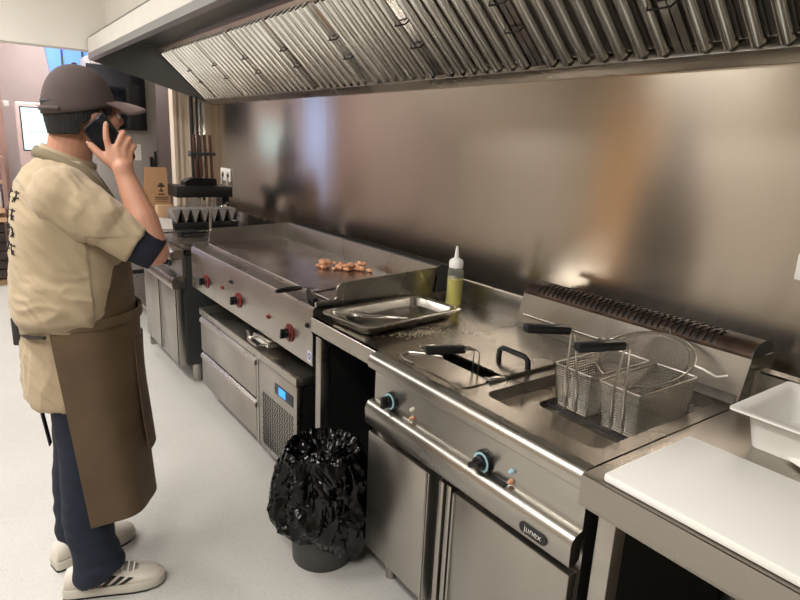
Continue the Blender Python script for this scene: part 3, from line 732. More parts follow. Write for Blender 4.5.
# things on the cooker
b = MB(); c = V((1.40, 4.08, .905))
b.obox((1.335, 4.36, .9195), (V((.99, .1, 0)).normalized(), V((-.1, .99, 0)).normalized(), V((0, 0, 1))), (.19, .03, .022), .008)
bh = thing('cooker_basket', 'basket in the far cooker, its black grip and tall wires showing', 'basket', (1.3, 4.36, .90)); obj('grip', b, 'black_plastic', bh)
b = MB(); b.tube([(1.42, 4.36, .92), (1.455, 4.362, .93), (1.462, 4.365, 1.09)], .0045, 6); b.tube([(1.42, 4.385, .92), (1.475, 4.39, .93), (1.482, 4.395, 1.09)], .0045, 6); obj('handle_wire', b, 'chrome', bh)
ws = thing('steel_insert', 'shallow steel insert pan set in the far cooker top', 'pan', (1.42, 4.3, .9))
b = MB(); o1 = rrect(1.12, 1.75, 3.95, 4.55, .04); i1 = rrect(1.15, 1.72, 3.98, 4.52, .03)
b.wall(o1, .9005, o1, .907); b.holed(o1, [i1], .907); b.wall(i1, .907, i1, .9015); b.holed(i1, [], .9015); obj('pan_shell', b, 'steel_top', ws)

# taco rack with triangular notches
rk = thing('taco_rack', 'zigzag steel taco rack with black triangular gaps, behind the far cooker', 'rack', (1.4, 4.72, .90))
# ---- far table
ft = thing('far_work_table', 'steel work table at the far end of the cooking line, under the paper bag', 'work table', (1.45, 5.5, 0))
b = MB(); b.box(1.08, 1.88, 4.67, 6.3, .86, .90, .004); obj('worktop', b, 'steel_top', ft)
b = MB(); b.box(1.872, 1.876, 4.67, 6.3, .90, 1.0); obj('backsplash', b, 'steel', ft)
for x, y in ((1.11, 4.75), (1.11, 6.2), (1.8, 4.75), (1.8, 6.2)):
    b = MB(); b.box(x-.02, x+.02, y-.02, y+.02, 0, .86); obj('leg', b, 'steel', ft)
b = MB(); b.box(1.12, 1.80, 4.72, 6.25, .22, .24); obj('undershelf', b, 'steel', ft)
b = MB(); b.box(1.30, 1.80, 4.69, 4.87, .9005, .945, .003)
obj('tray_base', b, 'black_metal', rk)
b = MB(); n = 6; w = .072
for i in range(n+1):
    xa = 1.32+i*w-.036
    b.loft([[V((xa+.004, y, 1.045)), V((xa+w*.5, y, .9455)), V((xa+w-.004, y, 1.045))] for y in (4.70, 4.86)])
b.box(1.30, 1.80, 4.862, 4.87, .9455, 1.045)
obj('zigzag', b, 'grey_cab', rk)
for i in range(5):
    x = 1.40+.087*i
    b = MB(); b.ell((x, 4.945+random.uniform(-.015, .015), .944), (.041, .055, .042), 18); b.disp(lambda c: .004*noise.noise(c*30))
    tag(obj('bread_roll', b, 'bread', smooth=60), 'pale bread roll in the row behind the steel taco rack', 'bread roll', 'bread rolls behind the rack')
kn = thing('knife', 'knife with reddish-brown handle lying on the bread rolls', 'knife', (1.60, 4.95, .985))
b = MB(); b.obox((1.755, 4.93, 1.0), (V((1, .05, .04)).normalized(), V((-.05, 1, 0)).normalized(), V((-.04, 0, 1)).normalized()), (.12, .024, .024), .005); obj('handle', b, 'copper', kn)
b = MB(); b.obox((1.60, 4.922, .994), (V((1, .05, .04)).normalized(), V((-.05, 1, 0)).normalized(), V((-.04, 0, 1)).normalized()), (.2, .032, .003)); obj('blade', b, 'black_metal', kn)
b = MB(); b.box(1.27, 1.40, 5.04, 5.12, .9005, 1.04, .004); tag(obj('bread_box', b, 'wood_light'), 'small wooden box standing between the bread rolls and the paper bag', 'box')
b = MB(); b.loft([[V((1.17, 4.72, .9005)), V((1.29, 4.70, .9005)), V((1.295, 4.75, .97)), V((1.20, 4.76, .985))], [V((1.17, 4.84, .9005)), V((1.29, 4.86, .9005)), V((1.28, 4.82, .96)), V((1.19, 4.81, .975))]]); tag(obj('paper_sheet', b, 'paper_white'), 'crumpled white paper sheet at the end of the taco rack', 'paper')

# black slab grill with legs, and the rods that stand on it
sl = thing('overhead_grill', 'black slab-shaped overhead grill on a dark rear leg, by the far outlet', 'grill', (1.65, 5.03, .90))
b = MB(); b.box(1.41, 1.87, 4.99, 5.25, 1.105, 1.195, .006); obj('slab', b, 'black_metal', sl)
b = MB(); b.box(1.80, 1.86, 5.05, 5.2, .90, 1.105); obj('leg', b, 'black_metal', sl)
b = MB(); b.cyl((1.68, 5.05, .90), (1.68, 5.05, 1.105), .018, n=14); b.cyl((1.62, 5.02, .93), (1.62, 5.02, 1.105), .006, n=8); obj('support_tube', b, 'steel_bright', sl)
b = MB(); b.tube([(1.70, 5.0, .93), (1.74, 4.99, 1.0), (1.79, 5.0, 1.03), (1.83, 5.0, 1.06)], .012, 8); b.ell((1.79, 5.0, 1.02), (.03, .02, .03), 10); obj('valve', b, 'steel_bright', sl)
rd = thing('rod_bundle', 'bundle of four upright brown rods in a black clamp on the slab grill', 'rods', (1.66, 5.12, 1.195))
for i, x in enumerate((1.615, 1.655, 1.70, 1.745)):
    b = MB(); b.cyl((x, 5.12, 1.22), (x-.012, 5.12, 1.60), .013, n=10); obj('rod', b, 'copper', rd)
b = MB(); b.box(1.57, 1.77, 5.09, 5.15, 1.435, 1.462, .004); b.box(1.56, 1.585, 5.08, 5.16, 1.425, 1.47, .004); obj('clamp', b, 'grey_metal', rd)
b = MB(); b.loft([[V((x, y, z)) for x, z in ((1.50, 1.1955), (1.76, 1.1955), (1.76, 1.25), (1.60, 1.26), (1.54, 1.25), (1.50, 1.225))] for y in (5.06, 5.18)]); obj('base_block', b, 'black_plastic', rd)
b = MB(); b.cyl((1.615, 5.2, 1.1955), (1.615, 5.2, 1.90), .016, n=12); b.cyl((1.66, 5.2, 1.1955), (1.66, 5.2, 1.90), .01, n=12)
tag(obj('steel_pipe', b, 'black_metal'), 'tall dark twin pipe rising from the slab grill to the hood', 'pipe')

# paper bag
pb = thing('paper_bag', 'brown kraft paper bag with a dark printed emblem on the far table', 'paper bag', (1.36, 5.30, .90))
b = MB(); rings = []
for z, w, d in ((.9008, .102, .055), (.93, .104, .058), (1.1, .098, .05), (1.22, .090, .034), (1.325, .083, .018)):
    rings.append([V((1.375+sx*w, 5.33+sy*d, z)) for sx, sy in ((-1, -1), (-.3, -1.02), (.4, -1), (1, -1), (1.0, 0), (1, 1), (0, 1), (-1, 1), (-.93, 0))])
Rb = at(1.345, 5.34, 0) @ Matrix.Rotation(math.radians(-12), 4, 'Z') @ at(-1.375, -5.33, 0)
b.loft(rings, cap1=False); b.xform(Rb); obj('bag_body', b, 'paper', pb, smooth=20)
b = MB()
def pr_(cx, cz, hw, hh, n=14, p=2.0, dep=0):
    fz = lambda z: 5.33-.058+.0006*0+((z-.93)/(1.315-.93))*.040 if z > .93 else 5.272
    pts = [(cx+hw*math.copysign(abs(math.cos(a))**(2/p), math.cos(a)), cz+hh*math.copysign(abs(math.sin(a))**(2/p), math.sin(a))) for a in [2*PI*i/n for i in range(n)]]
    b.loft([[V((x, 5.33-(.058-.0103*((z-.93)/.17 if z < 1.1 else 1)-(0 if z < 1.1 else .016*(z-1.1)/.12))-.003, z)) for x, z in pts],
            [V((x, 5.33-(.058-.0103*((z-.93)/.17 if z < 1.1 else 1)-(0 if z < 1.1 else .016*(z-1.1)/.12))-.0015, z)) for x, z in pts]])
pr_(1.41, 1.175, .030, .012); pr_(1.41, 1.192, .016, .008); pr_(1.41, 1.135, .020, .008); pr_(1.41, 1.152, .006, .010); pr_(1.41, 1.107, .026, .006, p=6); pr_(1.41, 1.083, .055, .004, p=6); pr_(1.41, 1.068, .055, .004, p=6); pr_(1.41, 1.05, .05, .0025, p=6)
b.xform(Rb); obj('emblem', b, 'print', pb, label='dark printed emblem')

# outlet on the steel wall
ol = thing('wall_outlet', 'white double outlet with hanging cable on the far steel wall', 'outlet', (2.04, 5.6, 1.19))
b = MB(); b.box(2.036, 2.0495, 5.49, 5.74, 1.195, 1.31, .004); obj('plate', b, 'white_plastic', ol)
b = MB()
for y in (5.55, 5.68): b.lathe((2.036, y, 1.25), [(.028, 0), (.028, .003), (.022, .003), (.022, .0)], 16, (-1, 0, 0)); b.box(2.028, 2.037, y-.012, y+.012, 1.235, 1.26)
obj('socket', b, 'copper', ol)
b = MB(); b.tube([(2.03, 5.68, 1.24), (2.02, 5.69, 1.15), (2.025, 5.68, 1.08), (2.02, 5.64, 1.02)], .008, 8); b.tube([(2.03, 5.55, 1.24), (2.025, 5.55, 1.12), (2.02, 5.56, 1.02)], .010, 8); obj('cable', b, 'paper_white', ol)
so = thing('wall_outlet', 'white outlet on the steel wall above the right-hand work table', 'outlet', (2.04, .72, 1.22))
b = MB(); b.box(2.036, 2.0495, .665, .755, 1.255, 1.335, .004); obj('plate', b, 'white_plastic', so)
b = MB(); b.lathe((2.036, .71, 1.295), [(.028, 0), (.028, .003), (.022, .003), (.02, .0)], 16, (-1, 0, 0)); obj('socket', b, 'white', so)

# ================================================================== RIGHT WORK TABLE
rt = thing('prep_table', 'stainless prep table beside the deep fryer, carrying the white cutting board', 'work table', (1.5, .2, 0))
b = MB(); b.box(1.075, 1.90, -.75, .736, .892, .90); b.prism_y([(1.072, .898), (1.072, .822), (1.08, .822), (1.08, .892), (1.09, .90), (1.076, .90)], -.75, .736); b.box(1.072, 1.10, -.75, .736, .822, .83)
obj('worktop', b, 'steel_top', rt)
b = MB(); b.box(1.89, 1.895, -.75, .736, .90, .99); b.prism_y([(1.89, .985), (1.89, .992), (1.93, .993), (1.93, .985)], -.75, .736); obj('backsplash', b, 'steel', rt)
for x, y in ((1.10, .665), (1.82, .665), (1.10, -.7), (1.82, -.7)):
    b = MB(); b.box(x-.02, x+.025, y-.025, y+.02, 0, .83, .003); obj('leg', b, 'steel', rt)
b = MB(); b.box(1.13, 1.85, -.7, .60, .25, .27); obj('undershelf', b, 'steel', rt)
b = MB(); b.box(1.15, 1.85, .69, .70, .1, .88); obj('side_panel', b, 'black_metal', rt)
b = MB(); b.box(1.085, 1.435, .12, .690, .9005, .9205, .005); tag(obj('cutting_board', b, 'white_plastic'), 'thick white plastic cutting board on the prep table', 'cutting board')
wt = thing('plastic_tub', 'white rectangular plastic tub with flared rim on the prep table', 'tub', (1.68, .36, .90))
b = MB()
def rg(ins, z, r=.03): return [V((x, y, z)) for x, y in rrect(1.512+ins, 1.855-ins, .12+ins, .645-ins, r, 5)]
b.loft([rg(.045, .9008, .025), rg(.030, .985, .03), rg(.024, .99, .03), rg(.0, .9935, .012), rg(.0, .999, .012), rg(.024, .9985, .03), rg(.034, .985, .03), rg(.05, .908, .025)])
obj('tub_body', b, 'white_plastic', wt, smooth=50)
b = MB(); rings = []
for j in range(9):
    f = j/8; rings.append([V((1.62+.10*math.cos(2*PI*i/20)*(1-f)**.5+.02*noise.noise(V((i*.7, j*.5, 0))), .42+.12*math.sin(2*PI*i/20)*(1-f)**.5, .909+.055*f+.014*noise.noise(V((i*.9, j, 3))))) for i in range(20)])
b.loft(rings); tag(obj('white_bag', b, 'white_plastic', smooth=60), 'crumpled white plastic bag inside the white tub', 'plastic bag')

# ================================================================== WASTE BIN WITH BLACK BAG
bn = thing('waste_bin', 'grey round waste bin standing in front of the open work table', 'bin', (1.0, 1.835, 0))
b = MB(); b.lathe((1.025, 1.84, 0), [(.116, 0), (.119, .004), (.132, .38), (.128, .38), (.11, .01), (0, .008)], 32); obj('bin_body', b, 'bin', bn)
b = MB(); n = 200; m_ = 80; rings = []
C = V((1.025, 1.84))
prof = [(.128, .10, .0), (.150, .60, .3)]
def bag_r(f):
    # f 0 = hem low on the bin, 1 = gathered rim
    if f < .15: return .150+.038*f/.15
    if f < .5: return .188+.006*math.sin((f-.15)/.35*PI)
    if f < .85: return .188-.031*((f-.5)/.35)**1.5
    return .157-.012*(f-.85)/.15
ridg = lambda q: 1-2*abs(noise.noise(q))
for j in range(m_+1):
    f = j/m_; z = .125+.345*f; ring = []
    for i in range(n):
        a = 2*PI*i/n; d = V((math.cos(a), math.sin(a), 0))
        p = V((d.x*1.0, d.y*1.0, z*2.2)); w_ = V((noise.noise(p*2), noise.noise(p*2+V((5, 1, 2))), noise.noise(p*2+V((1, 8, 3)))))*.35
        q = p+w_
        cr_ = .026*(ridg(q*1.7)-.5)+.018*(ridg(q*3.6+V((3, 1, 4)))-.5)+.010*(ridg(q*8)-.5)
        top = max(0, (f-.80)/.20)
        cr_ *= 1-.5*top
        low = max(0, (.25-f)/.25)
        r = bag_r(f)+cr_
        zz = z-low*.05*(.6+noise.noise(V((d.x*1.3, d.y*1.3, 5))))+low*.04*math.sin(a*2+.6)+top*(.020*noise.noise(V((d.x*2.2, d.y*2.2, 9)))+.006*noise.noise(V((d.x*5, d.y*5, 4))))
        ring.append(V((C.x+d.x*r, C.y+d.y*r, zz)))
    rings.append(ring)
for j in range(1, 14):                      # the bag folds over the rim and goes down inside
    f = j/13; ring = []
    for i in range(n):
        q = rings[m_][i]; d = V((q.x-C.x, q.y-C.y, 0)); r0 = d.length; d.normalize()
        p = V((d.x*2.5, d.y*2.5, f*4))
        p2 = V((d.x*(1-f)*1.2, d.y*(1-f)*1.2, f*1.5))
        r = r0*(1-f)**.8*(1+.10*ridg(p2*2.5)*min(1, f*4)*(1-f))+.0005
        ring.append(V((C.x+d.x*r, C.y+d.y*r, q.z*(1-f)+.455*f+.018*math.sin(min(1, f*3)*PI)-.035*min(1, f*3)+(.028*ridg(p2*2.2)+.014*ridg(p2*5))*min(1, f*3))))
    rings.append(ring)
b.loft(rings, cap0=False)
tag(obj('bin_bag', b, 'bag', smooth=30), 'crumpled glossy black plastic bag hanging over the waste bin', 'bin bag')

# ================================================================== BACKGROUND BEHIND THE PERSON
kk = thing('order_kiosk', 'white-framed touch kiosk with lit pale screen near the far wall', 'kiosk', (.78, 7.5, 0))
b = MB(); b.box(.555, .96, 7.50, 7.56, 1.20, 1.845, .02, 3); b.box(.70, .80, 7.52, 7.56, .04, 1.22); b.box(.58, .92, 7.4, 7.66, 0, .04, .01); obj('housing', b, 'kiosk', kk)
b = MB(); b.box(.592, .925, 7.494, 7.501, 1.36, 1.80, .004); s_ = obj('bezel', b, 'glass_dark', kk)
b = MB(); b.box(.603, .915, 7.491, 7.495, 1.372, 1.79); s2 = obj('screen', b, 'screen', kk, label='lit pale blue screen')
for i, w in enumerate((.03, .022, .028, .03)):
    b = MB(); b.box(.665+.05*i, .665+.05*i+w, 7.4895, 7.4912, 1.55, 1.562); obj('screen_mark', b, 'paper_white', s2)
b = MB(); b.box(.735, .775, 7.498, 7.502, 1.822, 1.828); obj('camera_slot', b, 'dark', kk)
b = MB(); b.box(.485, .535, 7.9, 7.929, 1.80, 1.86, .004); tag(obj('wall_switch', b, 'paper_white'), 'small pale switch plate on the pinkish corner post by the kiosk', 'switch')

sh = thing('shelf_unit', 'low wooden shelf unit with dark slatted base at the far left wall', 'shelf', (.1, 7.3, 0))
b = MB(); b.box(-.55, .36, 7.28, 7.66, .75, .79); b.box(-.55, .365, 7.26, 7.68, .66, .70); obj('counter_top', b, 'wood_light', sh)
b = MB()
for i in range(6): b.box(-.55, .34, 7.28+.01*(i % 2), 7.66, .08+.095*i, .08+.095*i+.085, .004)
obj('slatted_base', b, 'dark_wood', sh)
b = MB(); b.box(-.55, .36, 7.35, 7.66, .0, .05); obj('plinth', b, 'wood_light', sh)
for xa in (.36, -.55):
    b = MB(); b.box(xa, xa+.04, 7.30, 7.66, .79, 1.30); obj('side_board', b, 'pink_wood', sh)
for z in (1.04, 1.27):
    b = MB(); b.box(-.51, .36, 7.30, 7.66, z, z+.03); obj('shelf_board', b, 'wood_light', sh)
b = MB(); b.box(.25, .345, 7.34, 7.52, .7905, .96, .004); tag(obj('white_box', b, 'paper_white'), 'pale box on the lower board of the wooden shelf unit', 'box')
b = MB(); b.box(.20, .24, 7.34, 7.52, .7905, 1.0, .003); tag(obj('dark_book', b, 'denim'), 'dark upright book beside the pale box on the shelf unit', 'book')
for i, (x, h, mm, lb) in enumerate(((.31, .13, 'wood', 'brown jar on the upper shelf board, nearest the corner post'), (.22, .12, 'copper', 'dark brown jar next to the brown jar on the upper shelf board'))):
    j = thing('jar', lb, 'jar', (x, 7.42, 1.0705), 'jars on the shelf unit')
    b = MB(); b.lathe((x, 7.42, 1.0705), [(.034, 0), (.038, .01), (.038, h*.8), (.028, h*.9)], 18); obj('jar_body', b, mm, j)
    b = MB(); b.lathe((x, 7.42, 1.0705+h*.9), [(.030, 0), (.030, .02), (.0, .021)], 18); obj('jar_cap', b, 'dark', j)

gc = thing('grey_locker', 'tall grey steel cabinet under the black screen, with papers on its door', 'cabinet', (1.58, 7.4, 0))
b = MB(); b.box(1.22, 1.86, 7.20, 7.7, .08, 2.34, .006); obj('cabinet_body', b, 'grey_cab', gc)
b = MB(); b.box(1.235, 1.845, 7.188, 7.20, .10, 1.58, .004); d_ = obj('door', b, 'grey_cab', gc)
b = MB(); b.box(1.80, 1.825, 7.16, 7.188, 1.05, 1.40, .004); obj('handle', b, 'black_metal', d_)
b = MB(); b.box(1.24, 1.84, 7.24, 7.66, 0, .08); obj('plinth', b, 'black_metal', gc)
for x0, x1, z0, z1, lb in ((1.60, 1.67, 1.30, 1.47, 'white paper sheet stuck on the grey cabinet door, nearest the paper bag'), (1.50, 1.54, 1.47, 1.55, 'small white note stuck high on the grey cabinet door'), (1.40, 1.46, 1.2, 1.28, 'white card stuck on the grey cabinet door, lowest of the papers')):
    b = MB(); b.box(x0, x1, 7.1855, 7.1875, z0, z1); tag(obj('paper_note', b, 'paper_white'), lb, 'paper')
tv = thing('black_screen', 'large black switched-off screen mounted above the grey cabinet', 'screen', (1.5, 7.15, 1.6))
b = MB(); b.box(1.18, 1.735, 7.12, 7.165, 1.615, 2.25, .008); obj('housing', b, 'black_plastic', tv)
b = MB(); b.box(1.195, 1.72, 7.115, 7.121, 1.63, 2.235, .002); obj('display_glass', b, 'glass_dark', tv)
b = MB(); b.box(1.35, 1.6, 7.165, 7.2, 1.8, 2.0); obj('bracket', b, 'black_metal', tv)
b = MB(); b.box(1.755, 1.785, 7.155, 7.187, 1.20, 1.34); tag(obj('door_closer', b, 'black_plastic'), 'black vertical grip bar beside the beige door surround', 'grip bar')

# ================================================================== THE PERSON
FA = math.radians(-10)
Pf = V((math.cos(FA), math.sin(FA), 0)); Pn = V((-math.sin(FA), math.cos(FA), 0)); PC = V((.3, 2.2, 0))
def L(s, l, z): return PC+Pf*s+Pn*l+V((0, 0, z))
HA = math.radians(24)
def LH(s, l, z):                                 # head frame: turned on the neck
    ds, dl = s-.03, l
    return L(.026+ds*math.cos(HA)-dl*math.sin(HA), -.012+ds*math.sin(HA)+dl*math.cos(HA), z)
LROT = Matrix((Pf, Pn, V((0, 0, 1)))).transposed()
def cap(mb, p0, p1, r0, r1, n=14):               # tapered limb segment with round ends
    p0, p1 = L(*p0), L(*p1)
    ax = p1-p0; Ln = ax.length; ax.normalize()
    prof = [(max(.0005, r0*math.sin(t)), -r0*math.cos(t)) for t in [PI/2*i/5 for i in range(6)]]+[(max(.0005, r1*math.cos(t)), Ln+r1*math.sin(t)) for t in [PI/2*i/5 for i in range(6)]]
    mb.lathe(p0, prof, n, ax); return mb
def ringz(c, a, bb, z, n=40, l0=0., p=2.3, tilt=0.):
    out = []
    for i in range(n):
        t = 2*PI*i/n; cs, sn = math.cos(t), math.sin(t)
        s = c+a*math.copysign(abs(cs)**(2/p), cs); l = l0+bb*math.copysign(abs(sn)**(2/p), sn)
        out.append(L(s, l, z+tilt*(s-c)))
    return out
def eh(mb, s, l, z, rad, n=18, rot=None):
    h = Matrix.Rotation(HA, 3, 'Z') @ LROT
    return mb.ell(LH(s, l, z), rad, n, h @ rot if rot else h)
def el(mb, s, l, z, rad, n=18, rot=None): return mb.ell(L(s, l, z), rad, n, LROT @ rot if rot else LROT)

b = MB()
# head
eh(b, .040, 0, 1.690, (.098, .078, .095)); eh(b, .070, 0, 1.635, (.082, .066, .085)); eh(b, .105, 0, 1.578, (.042, .042, .034)); eh(b, .06, 0, 1.585, (.06, .055, .04))
eh(b, .146, 0, 1.672, (.012, .045, .014)); eh(b, .158, 0, 1.628, (.020, .012, .014)); [eh(b, .150+.016*t, 0, 1.665-.033*t, (.009+.003*t,)*3, 12) for t in (0, .25, .5, .75, 1)]
eh(b, .146, 0, 1.600, (.010, .022, .008)); eh(b, .143, 0, 1.590, (.011, .020, .007))
for q in (-1, 1):
    eh(b, .052, q*.079, 1.632, (.021, .010, .034), rot=Matrix.Rotation(-.2, 3, 'Y')); eh(b, .056, q*.078, 1.612, (.012, .009, .014))
    eh(b, .118, q*.034, 1.625, (.030, .028, .030))
cap(b, (-.015, 0, 1.46), (.012, -.004, 1.60), .066, .063, 20)
# trunk
b.loft([ringz(c, a, w, z) for z, c, a, w in ((.84, -.03, .10, .15), (.92, -.025, .125, .165), (1.05, -.02, .135, .16), (1.2, -.02, .135, .165), (1.33, -.028, .125, .175), (1.42, -.03, .11, .17), (1.48, -.022, .075, .11), (1.51, -.01, .05, .06))])
# right arm, raised to the ear
SH, EL, WR = (-.01, -.17, 1.42), (.215, -.225, 1.242), (.150, -.158, 1.462)
cap(b, SH, EL, .056, .042); cap(b, EL, (.190, -.20, 1.34), .044, .045); cap(b, (.190, -.20, 1.34), WR, .045, .031)
cap(b, WR, (.143, -.154, 1.49), .031, .029)
# right hand: palm, four fingers, thumb
kn_ = [(.110, -.137, 1.545), (.130, -.142, 1.550), (.149, -.141, 1.545), (.165, -.136, 1.535)]
for kx in kn_: cap(b, (.146+(kx[0]-.138)*.35, -.153, 1.480), kx, .0185, .0118)
cap(b, (.118, -.138, 1.50), (.158, -.142, 1.505), .016, .015)
fing = [[kn_[0], (.104, -.133, 1.578), (.104, -.127, 1.600), (.106, -.121, 1.618)],
        [kn_[1], (.146, -.136, 1.585), (.152, -.112, 1.596), (.140, -.093, 1.592)],
        [kn_[2], (.165, -.134, 1.573), (.168, -.109, 1.580), (.154, -.090, 1.575)],
        [kn_[3], (.180, -.130, 1.556), (.181, -.108, 1.560), (.168, -.091, 1.556)]]
for k_, f in enumerate(fing):
    rr = (.0112, .0112, .0106, .0098)[k_]
    for i in range(3): cap(b, f[i], f[i+1], rr*(1-.08*i), rr*(1-.08*(i+1)), 10)
th = [(.128, -.142, 1.492), (.098, -.133, 1.517), (.077, -.124, 1.537), (.060, -.115, 1.556)]
for i in range(3): cap(b, th[i], th[i+1], .0165-.002*i, .0145-.002*i, 10)
# left arm hanging, hand relaxed in front of the hip
cap(b, (-.02, .175, 1.42), (-.03, .235, 1.15), .054, .042); cap(b, (-.03, .235, 1.15), (.05, .245, .93), .041, .027)
cap(b, (.05, .245, .93), (.075, .245, .87), .028, .026)
for i, (ds, dz) in enumerate(((.115, .835), (.11, .822), (.10, .815), (.085, .818))):
    q = (ds-.005, .222+.016*i, dz); cap(b, (.075, .228+.012*i, .875), q, .014, .0095); cap(b, q, (q[0]+.004, q[1]-.012, q[2]-.034), .0095, .0085, 10); cap(b, (q[0]+.004, q[1]-.012, q[2]-.034), (q[0]-.008, q[1]-.024, q[2]-.054), .0085, .0075, 10)
cap(b, (.065, .225, .895), (.100, .198, .865), .014, .011); cap(b, (.100, .198, .865), (.112, .190, .840), .011, .009)
# legs
RF, LF = PC+V((0, 0, 0)), PC
cap(b, (-.03, -.095, .86), (-.025, -.10, .48), .088, .058); cap(b, (-.025, -.10, .48), (-.055, -.125, .08), .056, .030)
cap(b, (-.03, .095, .86), (-.035, .10, .48), .088, .058); cap(b, (-.035, .10, .48), (-.10, .11, .08), .056, .030)
for a_, bq in (((-.06, -.125, .055), (.09, -.155, .045)), ((-.105, .11, .055), (.04, .135, .045))): cap(b, a_, bq, .026, .020)
person = remesh('person', b, .0042, 'skin', None, 4)
tag(person, 'person in tan shirt, brown apron and dark cap, standing with a phone at the ear', 'person')

# face details
for q in (-1, 1):
    b = MB(); eh(b, .139, q*.033, 1.645, (.012, .013, .011), 14); e_ = obj('eye', b, 'white_plastic', person)
    b = MB(); eh(b, .1475, q*.033, 1.645, (.004, .0055, .0055), 10); obj('iris', b, 'dark', e_)
    b = MB(); b.tube([LH(.148, q*.020, 1.664), LH(.150, q*.034, 1.669), LH(.140, q*.052, 1.664)], .004, 6); obj('eyebrow', b, 'hair', person)
b = MB(); eh(b, .154, 0, 1.5975, (.006, .019, .0035), 12); eh(b, .153, 0, 1.5905, (.006, .016, .004), 12); obj('mouth', b, 'lip', person)
# fingernails of the raised hand
for p, d in (((.1065, -.1305, 1.620), 0), ((.054, -.1215, 1.560), 1)):
    b = MB(); el(b, *p, (.0045, .002, .007), 10, Matrix.Rotation(-.7 if d else 0, 3, 'Y')); obj('fingernail', b, 'nail', person)

# hair: cap of hair from the brow line down to the nape
b = MB(); nU, nV = 40, 18; rings = []
for j in range(nV+1):
    v_ = j/nV; ring = []
    for i in range(nU+1):
        u = -PI*.74+2*PI*.74*i/nU                      # 0 = back of the head
        front = max(0, (abs(u)-1.35)/1.0)
        zlo = 1.585+.062*min(1, front*1.3)+(.034 if abs(abs(u)-1.62) < .42 else 0)
        z = 1.682+(zlo-1.682)*v_
        k_ = math.sqrt(max(.02, 1-((z-1.69)/.118)**2)) if z > 1.69 else 1-.16*((1.69-z)/.12)**1.6
        ring.append(LH(.040-.1015*k_*math.cos(u), .0835*k_*math.sin(u), z))
    rings.append(ring)
b.loft(rings, closed=False)
bmesh.ops.recalc_face_normals(b.bm, faces=b.bm.faces)
b.disp(lambda c: .0016*noise.noise(c*160))
o_ = obj('hair', b, 'hair', person, smooth=180)
sm = o_.modifiers.new('thick', 'SOLIDIFY'); sm.thickness = .012; sm.offset = 0

# cap
b = MB(); rings = []
for j in range(15):
    t = j/14*PI/2; k_ = math.cos(t)**.85 if t < PI/2-.01 else .02; z = 1.652+.139*math.sin(t)**1.05
    ring = []
    for i in range(48):
        u = 2*PI*i/48; fr = .5+.5*math.cos(u)
        seam = .0012*abs(math.sin(3*u))
        zz = z+(1-math.sin(t))*(.038*fr-.012)
        ring.append(LH(.040+(.1075-.004*fr+seam)*k_*math.cos(u)*(1.0)-.004*math.sin(t), (.094+seam)*k_*math.sin(u), zz))
    rings.append(ring)
b.loft(rings, cap0=False)
cp_ = obj('cap', b, 'cap', person, smooth=60)
so_ = cp_.modifiers.new('thick', 'SOLIDIFY'); so_.thickness = .004; so_.offset = -1
b = MB(); eh(b, .036, 0, 1.793, (.008, .008, .004), 12); obj('cap_button', b, 'cap', cp_)
b = MB(); rings = []
for j in range(9):
    f = j/8; ring = []
    for i in range(21):
        u = -1.18+2.36*i/20
        r0s, r0l = .100, .090
        s = .040+r0s*math.cos(u); l = r0l*math.sin(u)
        ext = .112*f*math.cos(u*.78)**.75
        ring.append(LH(s+ext, l*(1+.02*f), 1.694-.002*f-.016*f*f-3.6*l*l*(.35+.65*f)))
    rings.append(ring)
b.loft(rings, closed=False)
br = obj('brim', b, 'cap_brim', cp_, smooth=180); so_ = br.modifiers.new('thick', 'SOLIDIFY'); so_.thickness = .008
b = MB(); b.tube([LH(.040-.1075*math.cos(u), .0955*math.sin(u), 1.657) for u in [-.7+1.4*i/12 for i in range(13)]], .007, 8); obj('rear_strap', b, 'cap', cp_)

# shirt: trunk and sleeves as one cloth volume
b = MB()
b.loft([ringz(c, a, w, z, 56) for z, c, a, w in ((.735, -.055, .140, .178), (.80, -.045, .145, .182), (.90, -.035, .152, .184), (.97, -.030, .150, .182), (1.00, -.034, .154, .200), (1.025, -.044, .160, .226), (1.06, -.044, .158, .230), (1.10, -.036, .160, .220), (1.15, -.028, .164, .206), (1.235, -.022, .166, .200),
    (1.33, -.028, .152, .203), (1.41, -.032, .132, .196), (1.455, -.034, .112, .170), (1.485, -.030, .090, .130), (1.508, -.022, .074, .092))])
for q in (-1, 1):
    if q < 0: cap(b, (-.025, -.155, 1.405), (.075, -.205, 1.335), .088, .074); cap(b, (.03, -.19, 1.37), (.140, -.217, 1.284), .076, .056)
    else: cap(b, (-.025, .155, 1.405), (-.03, .215, 1.25), .088, .070)
# open sleeve cuff
ax_ = (L(.215, -.225, 1.242)-L(.03, -.19, 1.37)).normalized()
b.lathe(L(.10, -.21, 1.315), [(.064, 0), (.066, .03), (.066, .083), (.055, .086), (.053, .078), (.045, .02), (.001, .018)], 30, ax_)
def ridge(v): return 1-2*abs(v)
def wr(c):
    q = c-PC
    z = q.z; s = q.dot(Pf); l = q.dot(Pn)
    v = .006*noise.noise(V((s*6, l*6, z*5)))
    # drag folds: long in one direction, sharp across it (from the raised shoulder down to the back of the belt)
    fs = V(((z*.75+s*.95)*17, (s*.75-z*.95)*4.5, l*6))
    v += .0062*ridge(noise.noise(fs))+.0032*ridge(noise.noise(fs*2.1+V((4, 2, 7))))
    fz = V((s*11+z*3, l*11, z*26))
    near = math.exp(-((z-1.10)/.09)**2)
    v += .007*near*ridge(noise.noise(fz))
    if z < .98: v += .005*ridge(noise.noise(V((s*26, l*26, z*5))))
    if s > .03 and z < 1.3: v *= .35
    return v
shirt = remesh('shirt', b, .005, 'shirt', person, 7, wr)
